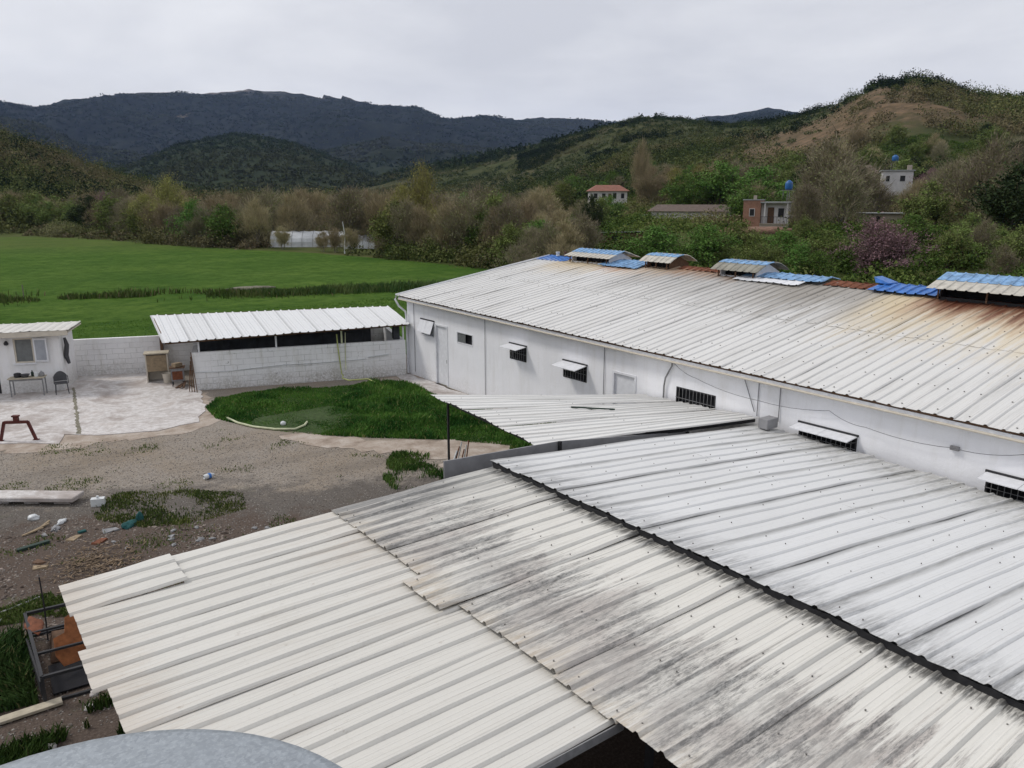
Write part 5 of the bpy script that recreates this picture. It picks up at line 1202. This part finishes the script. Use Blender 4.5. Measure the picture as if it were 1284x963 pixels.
many(26,640,880,72,92,['bush','bare','grey','green'],3.5,5.5,' in the thicket behind the barn far end','thicket trees behind the barn far end',((780,30,97),(722,22,103)))
many(30,880,1320,66,90,['bush','green','grey','bush'],2.4,4.0,' low in the scrub right behind the barn ridge','low scrub trees right behind the barn ridge')
many(30,650,1010,112,146,['bush','grey','bare','green'],4.5,7,' among the hamlet houses','trees among the hamlet houses',((960,40,200),(866,58,150),(765,28,200)))
many(26,1000,1330,96,150,['bush','grey','bare','grey'],5,8.5,' on the right slope below the upper house','trees on the right slope below the upper house',((1105,30,130),(1123,24,210)))
many(44,560,1010,155,260,['bush','grey','bare','green'],6,9,' on the slope above the hamlet','trees on the slope above the hamlet',((765,34,200),(890,14,185)))
many(40,990,1340,165,290,['bush','grey','bare','dark'],6,10,' on the slope round the upper house','trees on the slope round the upper house',((1123,26,210),(1048,20,205)))
# field posts on the left
for px,r,l in ((85,188,'thin grey fence post at the far left of the field'),(12,72,'short pale stake at the ditch on the left')):
    g=polar(px,r); o=MB().tube([(0,0,-.2),(.01,0,1.),(0,0,1.6 if r>100 else 1.2)],.06 if r>100 else .04,6).build('fence_post',M['barkpale']); place(o,(g[0],g[1],float(ter(np.array([g[0]]),np.array([g[1]]))[0])),0,l,'post')
g=polar(305,72); o=lump('dry_heap',(2.2,.6,.25),'crack',(g[0],g[1],0),0,'low brownish heap of dry stalks at the field ditch','heap',80)
# pale pole in the row
g=polar(429,116); o=MB().tube([(0,0,0),(.15,0,2.5),(-.1,0,4.5)],[.1,.08,.05],7).build('dead_tree',M['whiteplastic']); place(o,(g[0],g[1],0),0,'thin whitish leaning stem before the greenhouse tunnels','stem')

# ---------------------------------------------------------------- woods and scrub nobody could count
def scrub(name,n,x0,x1,r0,r1,size,leafs,per,cols,label,thr=-.2,fs=60.,colfs=90.,tall=1.):
    px=RNG.uniform(x0,x1,n*3); r=np.sqrt(RNG.uniform(r0*r0,r1*r1,n*3)); a=AZ+np.arctan((px-CX)/1007.); x=r*np.sin(a); y=r*np.cos(a)
    m=fbm(x/fs,y/fs,77,4)>thr
    if r0<400:
        for ax,ab,ac in ((960,30,112),(866,56,155),(765,30,205),(1123,24,215),(1105,28,132),(382,52,140),(456,30,135)): m&=~((np.abs(px-ax)<ab)&(r<ac+3)&(r>ac-(22 if ac>105 else 10)))
        m&=~inpoly([(p[0],p[1]) for p in field_poly],x,y)
    if 200<=r0<800: bx,by=polar(1055,372); cx_,cy_=polar(1035,440); m&=(np.minimum(np.hypot(x-bx,y-by),np.hypot(x-cx_,y-cy_))+34*fbm(x/30,y/30,3,3)>50)|(RNG.random(len(x))<.20)
    if r0>=1900: m&=(ter(x,y,False)<485)|(RNG.random(len(x))<.3)
    x,y,r=x[m][:n],y[m][:n],r[m][:n]; n=len(x); z=ter(x,y)
    s=size*np.clip(np.exp(RNG.normal(-.08,.38,n)),.4,1.9); t_=np.clip(.42+1.9*fbm(x/colfs,y/colfs,55,4)+RNG.normal(0,.16,n),0,1)
    ca=np.array(cols); q=t_*(len(cols)-1); i0=np.clip(q.astype(int),0,len(cols)-2); f=(q-i0)[:,None]; c=ca[i0]*(1-f)+ca[i0+1]*f; c*=RNG.uniform(.82,1.18,(n,1))
    o=RNG.normal(0,1,(n,per,3)); o/=np.linalg.norm(o,axis=2)[...,None]; o*=RNG.uniform(.55,1,(n,per,1)); o[...,2]=np.abs(o[...,2])*tall
    cen=np.stack([x,y,z],-1)[:,None]+o*s[:,None,None]*np.array([1,1,1.]); 
    u=RNG.normal(0,1,(n,per,3)); u/=np.linalg.norm(u,axis=2)[...,None]; v=RNG.normal(0,1,(n,per,3)); v-=u*(u*v).sum(2)[...,None]; v/=np.linalg.norm(v,axis=2)[...,None]
    l=leafs*size*RNG.uniform(.5,1.25,(n,per,1)); V=np.stack([cen-u*l,cen+u*l*.6+v*l*.8,cen+u*l*.5-v*l*.9],2).reshape(-1,3)
    cc=np.repeat(c,per*3,0)*np.repeat(RNG.uniform(.88,1.12,n*per),3)[:,None]
    return tag(link(name,np_mesh(name,V,np.arange(len(V)).reshape(-1,3),cc),M['veg']),label,'woodland',kind='stuff')
GB=[(.036,.056,.018),(.065,.088,.028),(.10,.108,.04),(.125,.11,.058)]
scrub('undergrowth',4600,600,1360,58,300,1.6,.095,150,[(.040,.065,.015),(.075,.10,.025),(.11,.11,.045),(.11,.09,.055)],'bramble undergrowth covering the slope behind the barn',-.9,20,25,.9)
scrub('undergrowth',900,-110,690,90,240,1.5,.16,90,[(.035,.05,.016),(.07,.075,.03),(.10,.08,.05)],'tangled undergrowth below the trees beyond the field',-.4,20,30,.9)
for a_,b_ in ((-110,60),(60,180),(180,325),(490,580),(580,670)):
    f_=fe((a_+b_)/2); scrub('undergrowth',260,a_,b_,f_-4,f_+22,1.8,.085,260,[(.05,.07,.02),(.09,.10,.035),(.12,.115,.06)],'brushwood edging the far side of the green field',-.6,20,12,1.1)
scrub('valley_woodland',3000,-150,1400,210,480,4.3,.085,200,GB,'mixed spring woodland filling the valley floor',-.35,60,60,1.25)
scrub('hill_woodland',16000,-150,1450,330,900,2.4,.17,44,[(.022,.037,.015),(.042,.062,.022),(.065,.078,.030),(.088,.088,.042)],'scrub oak and pine cover on the near hills',-.4,70,60,1.)
scrub('hill_woodland',17000,-150,1450,800,1900,5.5,.3,20,[(.010,.018,.009),(.018,.030,.013),(.034,.040,.020)],'dark scrub cover on the middle hills',-.5,160,200,.9)
scrub('crest_woodland',1500,1075,1500,440,620,3.2,.15,110,[(.008,.016,.008),(.018,.030,.012),(.03,.042,.018)],'dark evergreen wood along the crest of the right hill',-.15,40,60,1.3)
scrub('clump_woodland',2600,650,1060,330,800,3.0,.17,60,[(.008,.017,.008),(.018,.030,.012)],'dark evergreen clumps on the right slopes',.12,55,60,1.2)
scrub('clump_woodland',1400,-150,280,300,480,3.0,.16,60,[(.010,.020,.009),(.022,.036,.014)],'dark evergreen clumps on the left hill',.1,45,60,1.2)
scrub('mountain_woodland',26000,-150,1450,1900,4300,11.,.4,9,[(.009,.016,.009),(.018,.027,.014),(.03,.035,.02)],'far dark tree cover on the long mountain',-.45,300,400,.5)

# ---------------------------------------------------------------- air
t=bpy.data.materials.new('haze'); t.use_nodes=True; nt=t.node_tree; nt.nodes.clear()
vo=nt.nodes.new('ShaderNodeVolumePrincipled'); vo.inputs['Density'].default_value=.000038; vo.inputs['Color'].default_value=(.44,.60,1.,1); vo.inputs['Anisotropy'].default_value=.2
ou=nt.nodes.new('ShaderNodeOutputMaterial'); nt.links.new(vo.outputs[0],ou.inputs['Volume'])
hz_=MB().box(-5600,5600,-5600,5600,-8,760).build('haze',t); tag(hz_,kind='stuff'); tag(hz_,'thin bluish haze over the valley','haze')

# ---------------------------------------------------------------- sky, sun, camera
SUN_EL,SUN_ROT=R(48),R(-38)
w=bpy.data.worlds.new('World'); sc.world=w; w.use_nodes=True; nt=w.node_tree; nt.nodes.clear()
sky=nt.nodes.new('ShaderNodeTexSky'); sky.sky_type='NISHITA'; sky.sun_disc=False; sky.sun_elevation=SUN_EL; sky.sun_rotation=SUN_ROT; sky.dust_density=4.; sky.ozone_density=1.
tc=nt.nodes.new('ShaderNodeTexCoord'); mp=nt.nodes.new('ShaderNodeMapping'); mp.inputs['Scale'].default_value=(1,1,3.2)
nt.links.new(tc.outputs['Generated'],mp.inputs[0])
nz=nt.nodes.new('ShaderNodeTexNoise'); nz.inputs['Scale'].default_value=2.2; nz.inputs['Detail'].default_value=7; nz.inputs['Roughness'].default_value=.55; nz.inputs['Distortion'].default_value=.3
nt.links.new(mp.outputs[0],nz.inputs['Vector'])
cr=nt.nodes.new('ShaderNodeValToRGB'); e=cr.color_ramp.elements; e[0].position=.34; e[0].color=(6.2,6.3,6.75,1); e[1].position=.62; e[1].color=(8.1,8.15,8.4,1)
nt.links.new(nz.outputs['Fac'],cr.inputs[0])
mx=nt.nodes.new('ShaderNodeMix'); mx.data_type='RGBA'; mx.inputs[0].default_value=.93; nt.links.new(sky.outputs[0],mx.inputs[6]); nt.links.new(cr.outputs[0],mx.inputs[7])
bg=nt.nodes.new('ShaderNodeBackground'); bg.inputs['Strength'].default_value=.1; nt.links.new(mx.outputs[2],bg.inputs[0])
ow=nt.nodes.new('ShaderNodeOutputWorld'); nt.links.new(bg.outputs[0],ow.inputs[0])
sl_=bpy.data.lights.new('sun','SUN'); sl_.energy=1.5; sl_.angle=R(12); sl_.color=(1.,.96,.90); so_=bpy.data.objects.new('sun',sl_); COL.objects.link(so_)
d=Vector((math.sin(SUN_ROT)*math.cos(SUN_EL),math.cos(SUN_ROT)*math.cos(SUN_EL),math.sin(SUN_EL))); so_.rotation_euler=d.to_track_quat('Z','Y').to_euler()
cam=bpy.data.cameras.new('camera'); cam.sensor_width=36; cam.lens=36*FPX/1284; cam.clip_end=20000; cam.clip_start=.05
co=bpy.data.objects.new('camera',cam); COL.objects.link(co); co.location=(0,0,H); co.rotation_euler=(math.pi/2-PIT,0,-AZ); sc.camera=co
vs=sc.view_settings; vs.view_transform='Standard'; vs.look='None'; vs.gamma=1; vs.exposure=.17; vs.use_curve_mapping=False
sc.render.engine='CYCLES'; sc.cycles.volume_bounces=0; sc.cycles.max_bounces=6
sc.render.resolution_x=1024; sc.render.resolution_y=768
